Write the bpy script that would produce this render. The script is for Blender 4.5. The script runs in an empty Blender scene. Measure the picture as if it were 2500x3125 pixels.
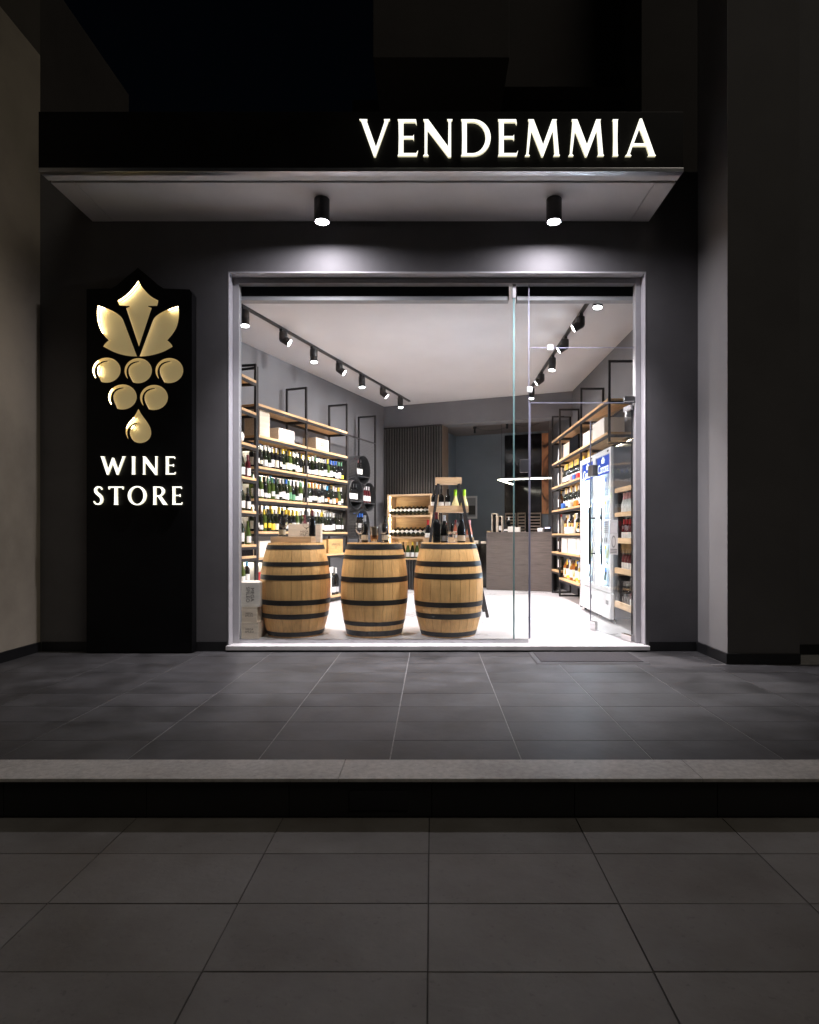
import bpy, bmesh, math, random
from mathutils import Matrix, Vector, Euler

sc = bpy.context.scene
R = math.radians
random.seed(11)

# ------------------------------------------------------------------ camera
cam_data = bpy.data.cameras.new("camera")
cam_data.sensor_fit = 'HORIZONTAL'
cam_data.sensor_width = 36.0
cam_data.lens = 36.0 * 1860 / 2500
cam_data.shift_x = -68.0 / 2500
cam_data.shift_y = 69.5 / 2500
cam_data.clip_start = 0.05
cam_data.clip_end = 2000
cam = bpy.data.objects.new("camera", cam_data)
sc.collection.objects.link(cam)
cam.location = (0, 0, 1.02)
cam.rotation_euler = (R(90), 0, 0)
sc.camera = cam

# ------------------------------------------------------------------ night sky
SUN_DIR = Vector((-0.50, 0.42, -0.92)).normalized()      # the way its light travels
world = bpy.data.worlds.new("World")
sc.world = world
world.use_nodes = True
wn = world.node_tree.nodes
sky = wn.new("ShaderNodeTexSky")
sky.sky_type = 'NISHITA'
sky.sun_disc = False
sky.sun_elevation = R(52)
sky.sun_rotation = math.atan2(-SUN_DIR.x, -SUN_DIR.y)
bg = wn["Background"]
bg.inputs["Strength"].default_value = 0.0004
world.node_tree.links.new(sky.outputs["Color"], bg.inputs["Color"])

# the faint glow of the street behind the camera
sun_data = bpy.data.lights.new("sun", 'SUN')
sun_data.energy = 0.37
sun_data.angle = R(24)
sun_data.color = (1.0, 0.90, 0.76)
sun = bpy.data.objects.new("sun", sun_data)
sun.rotation_euler = SUN_DIR.to_track_quat('-Z', 'Y').to_euler()
sc.collection.objects.link(sun)

sc.view_settings.view_transform = 'Standard'
sc.view_settings.look = 'None'
sc.view_settings.exposure = 0.0
sc.view_settings.gamma = 1.0
sc.view_settings.use_curve_mapping = False
cy = sc.cycles
cy.use_denoising = True
try:
    cy.denoiser = 'OPENIMAGEDENOISE'
except Exception:
    pass
cy.max_bounces = 9
cy.diffuse_bounces = 4
cy.glossy_bounces = 4
cy.transmission_bounces = 6
cy.transparent_max_bounces = 24
cy.sample_clamp_indirect = 6.0
cy.caustics_reflective = False
cy.caustics_refractive = False
cy.use_light_tree = True

# ------------------------------------------------------------------ materials
MATS = {}

def newmat(name):
    m = bpy.data.materials.new(name)
    m.use_nodes = True
    MATS[name] = m
    nt = m.node_tree
    return m, nt, nt.nodes["Principled BSDF"]

def rgba(c):
    return (c[0], c[1], c[2], 1.0)

def mat(name, col, rough=0.5, metal=0.0, nscale=6.0, namt=0.12, stretch=(1, 1, 1), bump=0.0, bscale=60.0,
        rnd=0.0, spec=0.5, rough_amt=0.0, coat=0.0, detail=5.0, col2=None, stain=0.0, sscale=0.9, speck=0.0, scol=(1, 1, 1)):
    m, nt, p = newmat(name)
    N, L = nt.nodes, nt.links
    p.inputs["Roughness"].default_value = rough
    p.inputs["Metallic"].default_value = metal
    p.inputs["Specular IOR Level"].default_value = spec
    p.inputs["Coat Weight"].default_value = coat
    tc = N.new("ShaderNodeTexCoord")
    mp = N.new("ShaderNodeMapping")
    mp.inputs["Scale"].default_value = stretch
    L.new(tc.outputs["Object"], mp.inputs["Vector"])
    oi = N.new("ShaderNodeObjectInfo")
    vm = N.new("ShaderNodeVectorMath"); vm.operation = 'ADD'
    L.new(mp.outputs["Vector"], vm.inputs[0])
    mul = N.new("ShaderNodeMath"); mul.operation = 'MULTIPLY'; mul.inputs[1].default_value = 37.0
    L.new(oi.outputs["Random"], mul.inputs[0])
    L.new(mul.outputs[0], vm.inputs[1])
    nz = N.new("ShaderNodeTexNoise")
    nz.inputs["Scale"].default_value = nscale
    nz.inputs["Detail"].default_value = detail
    nz.inputs["Roughness"].default_value = 0.6
    L.new(vm.outputs[0], nz.inputs["Vector"])
    ramp = N.new("ShaderNodeValToRGB")
    ramp.color_ramp.elements[0].position = 0.28
    ramp.color_ramp.elements[1].position = 0.72
    a, b = 1 - namt, 1 + namt
    c2 = col2 or col
    ramp.color_ramp.elements[0].color = rgba([v * a for v in c2])
    ramp.color_ramp.elements[1].color = rgba([min(1, v * b) for v in col])
    L.new(nz.outputs["Fac"], ramp.inputs["Fac"])
    out = ramp.outputs["Color"]
    if rnd:
        hv = N.new("ShaderNodeHueSaturation")
        mr = N.new("ShaderNodeMapRange")
        mr.inputs["To Min"].default_value = 1 - rnd
        mr.inputs["To Max"].default_value = 1 + rnd
        L.new(oi.outputs["Random"], mr.inputs["Value"])
        L.new(mr.outputs[0], hv.inputs["Value"])
        L.new(out, hv.inputs["Color"])
        out = hv.outputs["Color"]
    def worn(out, scale, lo, hi, dark, det, tint):
        """worn patches that run across the single pieces"""
        ge = N.new("ShaderNodeNewGeometry")
        nn = N.new("ShaderNodeTexNoise")
        nn.inputs["Scale"].default_value = scale; nn.inputs["Detail"].default_value = det; nn.inputs["Roughness"].default_value = 0.62
        L.new(ge.outputs["Position"], nn.inputs["Vector"])
        rr_ = N.new("ShaderNodeValToRGB")
        rr_.color_ramp.elements[0].position = lo; rr_.color_ramp.elements[0].color = (1, 1, 1, 1)
        rr_.color_ramp.elements[1].position = hi; rr_.color_ramp.elements[1].color = rgba([(1 - dark) * t for t in tint])
        L.new(nn.outputs["Fac"], rr_.inputs["Fac"])
        mx = N.new("ShaderNodeMix"); mx.data_type = 'RGBA'; mx.blend_type = 'MULTIPLY'; mx.inputs[0].default_value = 1.0
        L.new(out, mx.inputs[6]); L.new(rr_.outputs["Color"], mx.inputs[7])
        return mx.outputs[2]
    if stain:
        out = worn(out, sscale, 0.42, 0.68, stain, 7.0, scol)
    if speck:
        out = worn(out, 46.0, 0.63, 0.70, speck, 3.0, (1, 1, 1))
    L.new(out, p.inputs["Base Color"])
    if rough_amt:
        mr2 = N.new("ShaderNodeMapRange")
        mr2.inputs["To Min"].default_value = max(0.02, rough - rough_amt)
        mr2.inputs["To Max"].default_value = min(1, rough + rough_amt)
        L.new(nz.outputs["Fac"], mr2.inputs["Value"])
        L.new(mr2.outputs[0], p.inputs["Roughness"])
    if bump:
        n2 = N.new("ShaderNodeTexNoise")
        n2.inputs["Scale"].default_value = bscale
        n2.inputs["Detail"].default_value = 4
        L.new(vm.outputs[0], n2.inputs["Vector"])
        bp = N.new("ShaderNodeBump")
        bp.inputs["Strength"].default_value = bump
        bp.inputs["Distance"].default_value = 0.004
        L.new(n2.outputs["Fac"], bp.inputs["Height"])
        L.new(bp.outputs["Normal"], p.inputs["Normal"])
    return m

def emit(name, col, strength, base=None):
    m, nt, p = newmat(name)
    p.inputs["Base Color"].default_value = rgba(base or (0.8, 0.8, 0.8))
    p.inputs["Emission Color"].default_value = rgba(col)
    p.inputs["Emission Strength"].default_value = strength
    p.inputs["Roughness"].default_value = 0.5
    return m

def pane_mat(name, tint, base_refl=0.045, milk=0.0):
    """clear sheet glass: see-through, with a mirror share that grows at grazing angles"""
    m = bpy.data.materials.new(name); m.use_nodes = True; MATS[name] = m
    nt = m.node_tree; N, L = nt.nodes, nt.links
    N.remove(N["Principled BSDF"])
    out = N["Material Output"]
    tr = N.new("ShaderNodeBsdfTransparent"); tr.inputs["Color"].default_value = rgba(tint)
    gl = N.new("ShaderNodeBsdfGlossy"); gl.inputs["Roughness"].default_value = 0.0
    lw = N.new("ShaderNodeLayerWeight"); lw.inputs["Blend"].default_value = 0.5
    pw = N.new("ShaderNodeMath"); pw.operation = 'POWER'; pw.inputs[1].default_value = 5.0
    L.new(lw.outputs["Facing"], pw.inputs[0])
    ma = N.new("ShaderNodeMath"); ma.operation = 'MULTIPLY_ADD'
    ma.inputs[1].default_value = 0.8; ma.inputs[2].default_value = base_refl
    L.new(pw.outputs[0], ma.inputs[0])
    mx = N.new("ShaderNodeMixShader")
    L.new(ma.outputs[0], mx.inputs[0]); L.new(tr.outputs[0], mx.inputs[1]); L.new(gl.outputs[0], mx.inputs[2])
    last = mx
    if milk:
        df = N.new("ShaderNodeBsdfDiffuse"); df.inputs["Color"].default_value = (0.8, 0.8, 0.8, 1)
        m2 = N.new("ShaderNodeMixShader"); m2.inputs[0].default_value = milk
        L.new(mx.outputs[0], m2.inputs[1]); L.new(df.outputs[0], m2.inputs[2])
        last = m2
    L.new(last.outputs[0], out.inputs["Surface"])
    return m

mat("facade_paint", (0.115, 0.112, 0.115), 0.75, stain=0.18, sscale=0.8, nscale=1.6, namt=0.16, bump=0.12, bscale=90, rough_amt=0.1)
mat("reveal_paint", (0.44, 0.43, 0.45), 0.55, nscale=3, namt=0.06, bump=0.08, bscale=80)
mat("side_wall_paint", (0.41, 0.36, 0.285), 0.8, stain=0.3, sscale=0.9, nscale=1.2, namt=0.12, bump=0.15, bscale=70)
mat("pillar_side_grey", (0.25, 0.243, 0.238), 0.75, nscale=1.3, namt=0.10, bump=0.15, bscale=80)
mat("pillar_front_grey", (0.105, 0.10, 0.10), 0.8, nscale=1.3, namt=0.15, bump=0.1, bscale=80)
mat("skirting_stone", (0.012, 0.012, 0.013), 0.45, nscale=8, namt=0.3)
mat("soffit_paint", (0.62, 0.60, 0.60), 0.6, nscale=2.0, namt=0.07, bump=0.05, bscale=60)
mat("black_panel", (0.004, 0.004, 0.0045), 0.45, nscale=4, namt=0.3, rough_amt=0.1, spec=0.18)
mat("black_metal", (0.012, 0.012, 0.013), 0.42, nscale=20, namt=0.2, spec=0.4)
mat("rack_steel", (0.022, 0.020, 0.021), 0.45, nscale=15, namt=0.2, spec=0.4, rough_amt=0.1)
mat("spot_black", (0.022, 0.021, 0.022), 0.40, nscale=15, namt=0.15)
mat("aluminium", (0.55, 0.55, 0.57), 0.32, metal=1.0, nscale=8, namt=0.08, rough_amt=0.08)
mat("frame_grey", (0.36, 0.355, 0.365), 0.65, metal=0.0, spec=0.3, nscale=8, namt=0.06)
mat("chrome", (0.75, 0.74, 0.74), 0.12, metal=1.0, nscale=8, namt=0.05)
mat("dark_chrome", (0.20, 0.20, 0.21), 0.3, metal=0.8, nscale=8, namt=0.08)
mat("slate_tile", (0.056, 0.055, 0.057), 0.60, nscale=3.6, namt=0.34, stain=0.42, sscale=2.4, speck=0.15, scol=(1, .97, .94), spec=0.35, bump=0.22, bscale=26, rnd=0.05, rough_amt=0.16,
    detail=7.0, col2=(0.042, 0.041, 0.041))
mat("terrace_grout", (0.20, 0.195, 0.19), 0.9, nscale=30, namt=0.25)
mat("paving_tile", (0.158, 0.151, 0.143), 0.70, nscale=1.7, namt=0.20, stain=0.30, sscale=1.5, speck=0.20, scol=(1, .95, .88), bump=0.25, bscale=45, rnd=0.08, rough_amt=0.12,
    col2=(0.148, 0.138, 0.125), detail=7.0)
mat("paving_grout", (0.050, 0.046, 0.043), 0.95, nscale=30, namt=0.3)
mat("kerb_granite", (0.41, 0.39, 0.365), 0.6, stain=0.28, sscale=2.2, speck=0.25, nscale=38, namt=0.22, bump=0.3, bscale=120, rnd=0.06, detail=8)
mat("riser_stone", (0.010, 0.0095, 0.009), 0.6, nscale=5, namt=0.35, rnd=0.15)
mat("marble", (0.78, 0.76, 0.75), 0.35, nscale=4.5, namt=0.10, detail=8, col2=(0.62, 0.60, 0.60))
mat("mat_rubber", (0.045, 0.044, 0.046), 0.7, nscale=30, namt=0.2)
mat("mat_carpet", (0.035, 0.032, 0.034), 0.95, nscale=220, namt=0.5, bump=0.8, bscale=260)
mat("shop_floor", (0.60, 0.585, 0.595), 0.30, nscale=1.3, namt=0.10, rough_amt=0.12, detail=7)
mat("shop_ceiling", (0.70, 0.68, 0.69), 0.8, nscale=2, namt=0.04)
mat("shop_wall", (0.155, 0.155, 0.165), 0.75, nscale=1.4, namt=0.12, bump=0.1, bscale=70)
mat("rear_wall", (0.20, 0.235, 0.27), 0.75, nscale=1.4, namt=0.12, bump=0.1, bscale=70)
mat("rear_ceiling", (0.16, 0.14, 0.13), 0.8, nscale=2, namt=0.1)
mat("reveal_wood", (0.16, 0.115, 0.085), 0.6, nscale=3, namt=0.2, stretch=(10, 10, 1))
mat("oak_shelf", (0.62, 0.395, 0.20), 0.5, nscale=3.0, namt=0.22, stretch=(1.5, 22, 22), bump=0.06, bscale=12, rnd=0.08)
mat("oak_panel", (0.58, 0.40, 0.235), 0.5, nscale=2.6, namt=0.22, stretch=(1.2, 10, 16), bump=0.06, bscale=12, rnd=0.06)
mat("barrel_oak", (0.87, 0.505, 0.195), 0.5, stain=0.16, sscale=3.5, scol=(1, .95, .9), nscale=2.4, namt=0.17, stretch=(26, 26, 1.6), bump=0.10, bscale=5, rnd=0.07,
    rough_amt=0.1, detail=8)
mat("barrel_head", (0.50, 0.34, 0.19), 0.55, nscale=3, namt=0.2, stretch=(2, 24, 8))
mat("hoop_iron", (0.022, 0.021, 0.021), 0.45, metal=0.3, nscale=9, namt=0.4, rough_amt=0.14, bump=0.15, bscale=30)
mat("crate_pine", (0.76, 0.65, 0.52), 0.6, nscale=3.0, namt=0.14, stretch=(2, 14, 14), rnd=0.06)
mat("crate_pale", (0.82, 0.76, 0.68), 0.6, nscale=3.0, namt=0.10, stretch=(2, 14, 14), rnd=0.05)
mat("crate_amber", (0.62, 0.38, 0.15), 0.55, nscale=3.0, namt=0.16, stretch=(2, 14, 14), rnd=0.06)
mat("crate_print", (0.07, 0.06, 0.055), 0.8, nscale=50, namt=0.3)
mat("slat_dark", (0.062, 0.060, 0.058), 0.55, nscale=3, namt=0.25, stretch=(20, 20, 1.5), rnd=0.12)
mat("slat_backing", (0.008, 0.008, 0.008), 0.8)
mat("counter_wood", (0.105, 0.086, 0.076), 0.5, nscale=2.5, namt=0.34, stretch=(2, 10, 24), bump=0.08, bscale=14, rnd=0.10)
mat("counter_top", (0.030, 0.030, 0.032), 0.35)
mat("expanded_metal", (0.035, 0.034, 0.036), 0.5, metal=0.2)
mat("drum_steel", (0.045, 0.046, 0.048), 0.45, nscale=6, namt=0.25)
mat("gloss_black", (0.006, 0.006, 0.007), 0.12)
mat("louvre_wood", (0.36, 0.28, 0.23), 0.5, nscale=3, namt=0.2)
mat("fridge_white", (0.80, 0.81, 0.83), 0.35, nscale=3, namt=0.03)
mat("fridge_grey", (0.22, 0.235, 0.26), 0.45, nscale=3, namt=0.06)
mat("fridge_blue", (0.02, 0.07, 0.42), 0.4, nscale=4, namt=0.06)
mat("white_print", (0.85, 0.85, 0.85), 0.5, namt=0.02)
mat("paper", (0.78, 0.77, 0.76), 0.7, nscale=5, namt=0.05)
mat("paper_grey", (0.42, 0.42, 0.43), 0.7, nscale=12, namt=0.5)
mat("ink", (0.05, 0.05, 0.05), 0.7)
mat("stone_white_box", (0.80, 0.76, 0.70), 0.55, nscale=4, namt=0.05)
mat("upper_side_fade", (0.075, 0.066, 0.055), 0.85, nscale=1.2, namt=0.2, bump=0.15)  # side wall beige darkened in colour where the light on it fades out
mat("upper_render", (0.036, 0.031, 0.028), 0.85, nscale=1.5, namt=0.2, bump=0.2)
mat("gold", (0.86, 0.73, 0.45), 0.50, metal=0.55, nscale=3.0, namt=0.10, rough_amt=0.10)
mat("copper", (0.62, 0.36, 0.22), 0.22, metal=1.0, nscale=6, namt=0.1)
mat("blind_black", (0.006, 0.006, 0.007), 0.7)
mat("glass_edge", (0.13, 0.24, 0.24), 0.45, spec=0.3, nscale=3, namt=0.25)
mat("glass_edge_lilac", (0.19, 0.19, 0.25), 0.45, spec=0.3, nscale=3, namt=0.15)
pane_mat("window_glass", (0.96, 0.975, 0.97))
pane_mat("door_glass", (0.93, 0.955, 0.95), 0.06)
pane_mat("fridge_glass", (0.90, 0.95, 1.0), 0.05)
pane_mat("sticker_film", (0.93, 0.93, 0.93), 0.03, milk=0.30)
emit("sign_white", (1.0, 0.985, 0.86), 1.55)
emit("sign_side", (1.0, 0.93, 0.62), 0.75)
emit("gold_led", (1.0, 0.84, 0.52), 14.0)
glow = MATS["gold"].node_tree.nodes["Principled BSDF"]      # edge-lit translucent sheet
glow.inputs["Emission Color"].default_value = (1.0, 0.76, 0.36, 1)
glow.inputs["Emission Strength"].default_value = 0.20
emit("shelf_led", (1.0, 0.90, 0.70), 150.0)
emit("shelf_led_warm", (1.0, 0.84, 0.60), 62.0)
emit("cabinet_led", (1.0, 0.80, 0.48), 150.0)
emit("fridge_led", (0.80, 0.90, 1.0), 200.0)
emit("fridge_header", (0.03, 0.10, 0.62), 1.0, (0.02, 0.06, 0.4))
emit("fridge_logo", (0.9, 0.95, 1.0), 1.5)
emit("spot_lens", (1.0, 0.95, 0.97), 40.0)
emit("soffit_lens", (0.95, 0.92, 1.0), 20.0)
emit("pendant_led", (1.0, 0.95, 0.80), 18.0)
emit("screen_blue", (0.15, 0.25, 0.8), 1.5)

def glassy(name, col, rough=0.08, trans=0.0):
    m, nt, p = newmat(name)
    p.inputs["Base Color"].default_value = rgba(col)
    p.inputs["Roughness"].default_value = rough
    p.inputs["Transmission Weight"].default_value = trans
    p.inputs["IOR"].default_value = 1.45
    return m

glassy("crystal", (1.0, 1.0, 1.0), 0.0, 1.0)
GLASS = {
    "black": glassy("bottle_black", (0.010, 0.010, 0.010)),
    "dark green": glassy("bottle_dark_green", (0.012, 0.016, 0.007)),
    "green": glassy("bottle_green", (0.055, 0.085, 0.018)),
    "dark red": glassy("bottle_dark_red", (0.085, 0.010, 0.014)),
    "rosé": glassy("bottle_rose", (0.62, 0.20, 0.13)),
    "pale": glassy("bottle_pale", (0.62, 0.55, 0.28)),
    "amber": glassy("bottle_amber", (0.30, 0.10, 0.018)),
    "clear": glassy("bottle_clear", (0.68, 0.70, 0.70)),
    "yellow": glassy("bottle_yellow", (0.50, 0.36, 0.06)),
    "brown": glassy("bottle_brown", (0.07, 0.03, 0.012)),
}
PAPER = {}
for nm, c in {"white": (0.80, 0.79, 0.77), "cream": (0.72, 0.66, 0.52), "beige": (0.60, 0.48, 0.34), "yellow": (0.85, 0.62, 0.05),
              "gold": (0.70, 0.47, 0.14), "orange": (0.85, 0.22, 0.03), "blue": (0.03, 0.14, 0.55), "light blue": (0.08, 0.42, 0.75),
              "green": (0.10, 0.28, 0.15), "lime": (0.38, 0.72, 0.03), "red": (0.55, 0.025, 0.03), "black": (0.012, 0.012, 0.012),
              "grey": (0.35, 0.35, 0.36), "pink": (0.70, 0.35, 0.36), "wine red": (0.13, 0.015, 0.02), "silver": (0.55, 0.55, 0.57),
              "brown": (0.12, 0.06, 0.03)}.items():
    PAPER[nm] = mat("paper_" + nm.replace(" ", "_"), c, 0.45, nscale=40, namt=0.07)

# ------------------------------------------------------------------ mesh helpers
COL = sc.collection

class MB:
    def __init__(self):
        self.v = []; self.f = []
    def _add(self, vs, fs):
        o = len(self.v)
        self.v.extend(vs)
        self.f.extend([tuple(i + o for i in f) for f in fs])
        return self
    def box(self, x0, x1, y0, y1, z0, z1):
        vs = [(x0, y0, z0), (x1, y0, z0), (x1, y1, z0), (x0, y1, z0), (x0, y0, z1), (x1, y0, z1), (x1, y1, z1), (x0, y1, z1)]
        fs = [(0, 3, 2, 1), (4, 5, 6, 7), (0, 1, 5, 4), (1, 2, 6, 5), (2, 3, 7, 6), (3, 0, 4, 7)]
        return self._add(vs, fs)
    def hexa(self, vs):
        fs = [(0, 3, 2, 1), (4, 5, 6, 7), (0, 1, 5, 4), (1, 2, 6, 5), (2, 3, 7, 6), (3, 0, 4, 7)]
        return self._add([tuple(v) for v in vs], fs)
    def bar(self, p0, p1, w, h, up=(0, 0, 1)):
        p0, p1 = Vector(p0), Vector(p1)
        d = (p1 - p0).normalized()
        up = Vector(up)
        if abs(d.dot(up)) > 0.98:
            up = Vector((0, 1, 0))
        s = d.cross(up).normalized() * (w / 2)
        t = s.cross(d).normalized() * (h / 2)
        vs = []
        for p in (p0, p1):
            vs += [p - s - t, p + s - t, p + s + t, p - s + t]
        return self._add([tuple(v) for v in vs], [(0, 3, 2, 1), (4, 5, 6, 7), (0, 1, 5, 4), (1, 2, 6, 5), (2, 3, 7, 6), (3, 0, 4, 7)])
    def lathe(self, prof, n=14, M=None, a0=0.0, a1=None):
        full = a1 is None
        vs, fs = [], []
        cnt = n if full else n + 1
        for r, z in prof:
            for i in range(cnt):
                a = a0 + (2 * math.pi * i / n if full else (a1 - a0) * i / n)
                vs.append((r * math.cos(a), r * math.sin(a), z))
        for k in range(len(prof) - 1):
            for i in range(n):
                j = (i + 1) % cnt
                A, B = k * cnt + i, k * cnt + j
                C_, D = (k + 1) * cnt + j, (k + 1) * cnt + i
                if prof[k][0] < 1e-6:
                    fs.append((A, C_, D))
                elif prof[k + 1][0] < 1e-6:
                    fs.append((A, B, D))
                else:
                    fs.append((A, B, C_, D))
        if M is not None:
            vs = [tuple(M @ Vector(v)) for v in vs]
        return self._add(vs, fs)
    def cyl(self, p0, p1, r, n=12, r1=None, caps=True):
        p0, p1 = Vector(p0), Vector(p1)
        d = p1 - p0
        M = Matrix.Translation(p0) @ d.to_track_quat('Z', 'Y').to_matrix().to_4x4()
        h = d.length
        r1 = r if r1 is None else r1
        prof = [(r, 0), (r1, h)]
        if caps:
            prof = [(0, 0)] + prof + [(0, h)]
        return self.lathe(prof, n, M)
    def tube(self, pts, r, n=6):
        for a, b in zip(pts[:-1], pts[1:]):
            self.cyl(a, b, r, n)
        return self
    def prism(self, poly, f, d0, d1):
        """poly: 2-D outline, f(u, v, d) -> 3-D point"""
        n = len(poly)
        vs = [tuple(f(u, v, d0)) for u, v in poly] + [tuple(f(u, v, d1)) for u, v in poly]
        fs = [tuple(range(n - 1, -1, -1)), tuple(range(n, 2 * n))]
        for i in range(n):
            j = (i + 1) % n
            fs.append((i, j, n + j, n + i))
        return self._add(vs, fs)
    def quad(self, a, b, c, d):
        return self._add([tuple(a), tuple(b), tuple(c), tuple(d)], [(0, 1, 2, 3)])
    def mesh(self, name, smooth=False, bevel=0.0, angle=35):
        me = bpy.data.meshes.new(name)
        me.from_pydata(self.v, [], self.f)
        bm = bmesh.new(); bm.from_mesh(me)
        bmesh.ops.remove_doubles(bm, verts=bm.verts, dist=1e-6)
        bmesh.ops.recalc_face_normals(bm, faces=bm.faces)
        if bevel:
            es = [e for e in bm.edges if len(e.link_faces) == 2 and e.calc_face_angle(0) > R(40)]
            bmesh.ops.bevel(bm, geom=es, offset=bevel, segments=2, profile=0.6, affect='EDGES', clamp_overlap=True)
        bm.to_mesh(me); bm.free()
        if smooth:
            for p in me.polygons:
                p.use_smooth = True
            me.set_sharp_from_angle(angle=R(angle))
        return me
    def build(self, name, m, parent=None, smooth=False, bevel=0.0, angle=35):
        return link(name, self.mesh(name, smooth, bevel, angle), m, parent)

def M_(m):
    return MATS[m] if isinstance(m, str) else m

def link(name, me, m=None, parent=None, loc=None, rot=None, own=False):
    o = bpy.data.objects.new(name, me)
    COL.objects.link(o)
    if m is not None:
        if not me.materials:
            me.materials.append(M_(m))
        if own or me.materials[0] is not M_(m):
            o.material_slots[0].link = 'OBJECT'
            o.material_slots[0].material = M_(m)
    if parent is not None:
        o.parent = parent
    if loc is not None:
        o.location = loc
    if rot is not None:
        o.rotation_euler = rot
    return o

def tag(o, label=None, cat=None, group=None, kind=None):
    if label: o["label"] = label
    if cat: o["category"] = cat
    if group: o["group"] = group
    if kind: o["kind"] = kind
    return o

def thing(name, label, cat, loc=(0, 0, 0), rz=0.0, group=None):
    o = bpy.data.objects.new(name, None)
    o.empty_display_size = 0.1
    COL.objects.link(o)
    o.location = loc
    o.rotation_euler = (0, 0, rz)
    return tag(o, label, cat, group)

def struct(name, mb, m, **k):
    o = mb.build(name, m, **k)
    o["kind"] = "structure"
    return o

def fill_mesh(name, loops, depth, bevel=0.0):
    """closed 2-D loops (first outer, others holes) -> extruded mesh in the local XY plane, from z=0 to z=depth"""
    cu = bpy.data.curves.new(name, 'CURVE')
    cu.dimensions = '2D'
    cu.fill_mode = 'BOTH' if depth else 'FRONT'
    cu.extrude = depth / 2
    cu.bevel_depth = bevel
    for lp in loops:
        s = cu.splines.new('POLY')
        s.points.add(len(lp) - 1)
        for p, q in zip(s.points, lp):
            p.co = (q[0], q[1], 0, 1)
        s.use_cyclic_u = True
    ob = bpy.data.objects.new(name, cu)
    COL.objects.link(ob)
    dg = bpy.context.evaluated_depsgraph_get()
    me = bpy.data.meshes.new_from_object(ob.evaluated_get(dg))
    me.name = name
    bpy.data.objects.remove(ob)
    bpy.data.curves.remove(cu)
    return me

TEXTS = {}
def text_mesh(s, size=1.0, spacing=1.0, line=1.0):
    key = (s, size, spacing, line)
    if key in TEXTS:
        return TEXTS[key]
    cu = bpy.data.curves.new("lettering", 'FONT')
    cu.body = s
    cu.size = size
    cu.align_x = 'CENTER'; cu.align_y = 'CENTER'
    cu.space_character = spacing
    cu.space_line = line
    cu.resolution_u = 3
    ob = bpy.data.objects.new("lettering", cu)
    COL.objects.link(ob)
    dg = bpy.context.evaluated_depsgraph_get()
    me = bpy.data.meshes.new_from_object(ob.evaluated_get(dg))
    bpy.data.objects.remove(ob)
    TEXTS[key] = me
    me.materials.clear()
    return me

ORD = ["", "first", "second", "third", "fourth", "fifth", "sixth", "seventh", "eighth", "ninth", "tenth", "eleventh", "twelfth",
       "thirteenth", "fourteenth", "fifteenth", "sixteenth", "seventeenth", "eighteenth", "nineteenth", "twentieth"]


# ================================================================== GROUND
def paving_far_material():
    m, nt, p = newmat("paving_far")
    N, L = nt.nodes, nt.links
    tc = N.new("ShaderNodeTexCoord")
    br = N.new("ShaderNodeTexBrick")
    br.offset = 0.0
    br.inputs["Color1"].default_value = (0.158, 0.151, 0.143, 1)
    br.inputs["Color2"].default_value = (0.100, 0.095, 0.090, 1)
    br.inputs["Mortar"].default_value = (0.03, 0.027, 0.025, 1)
    br.inputs["Scale"].default_value = 1.0
    br.inputs["Mortar Size"].default_value = 0.004
    br.inputs["Brick Width"].default_value = 0.612
    br.inputs["Row Height"].default_value = 0.306
    L.new(tc.outputs["Object"], br.inputs["Vector"])
    L.new(br.outputs["Color"], p.inputs["Base Color"])
    p.inputs["Roughness"].default_value = 0.65
paving_far_material()

g = struct("ground", MB().box(-400, 400, -400, 400, -0.40, -0.189), "paving_far")
tag(g, "wide paved ground around the shop", None)
pav = struct("pavement", MB().box(-2.46, 2.46, 0.70, 2.56, -0.187, -0.1685), "paving_grout")
PW, PL, GAP = 0.612, 0.306, 0.0038
tile_me = MB().box(-PW / 2 + GAP / 2, PW / 2 - GAP / 2, -PL / 2 + GAP / 2, PL / 2 - GAP / 2, -0.012, 0.0).mesh("tile", bevel=0.0015)
for r in range(6):
    for c in range(8):
        x = -0.011 + PW * (c - 4) + PW / 2
        y = 1.652 + PL * (r - 3) + PL / 2
        if r == 5:      # last strip under the nosing is cut
            y0, y1 = 1.652 + PL * 2 + GAP / 2, 2.548
            o = MB().box(-PW / 2 + GAP / 2, PW / 2 - GAP / 2, 0, y1 - y0, -0.012, 0).build("tile", "paving_tile", pav, bevel=0.0015)
            o.location = (x, y0, -0.165 + random.uniform(-.0007, .0007))
        else:
            o = link("tile", tile_me, "paving_tile", pav, (x, y, -0.165 + random.uniform(-.0007, .0007)))
            o.rotation_euler = (random.uniform(-.0012, .0012), random.uniform(-.0012, .0012), 0)

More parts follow.
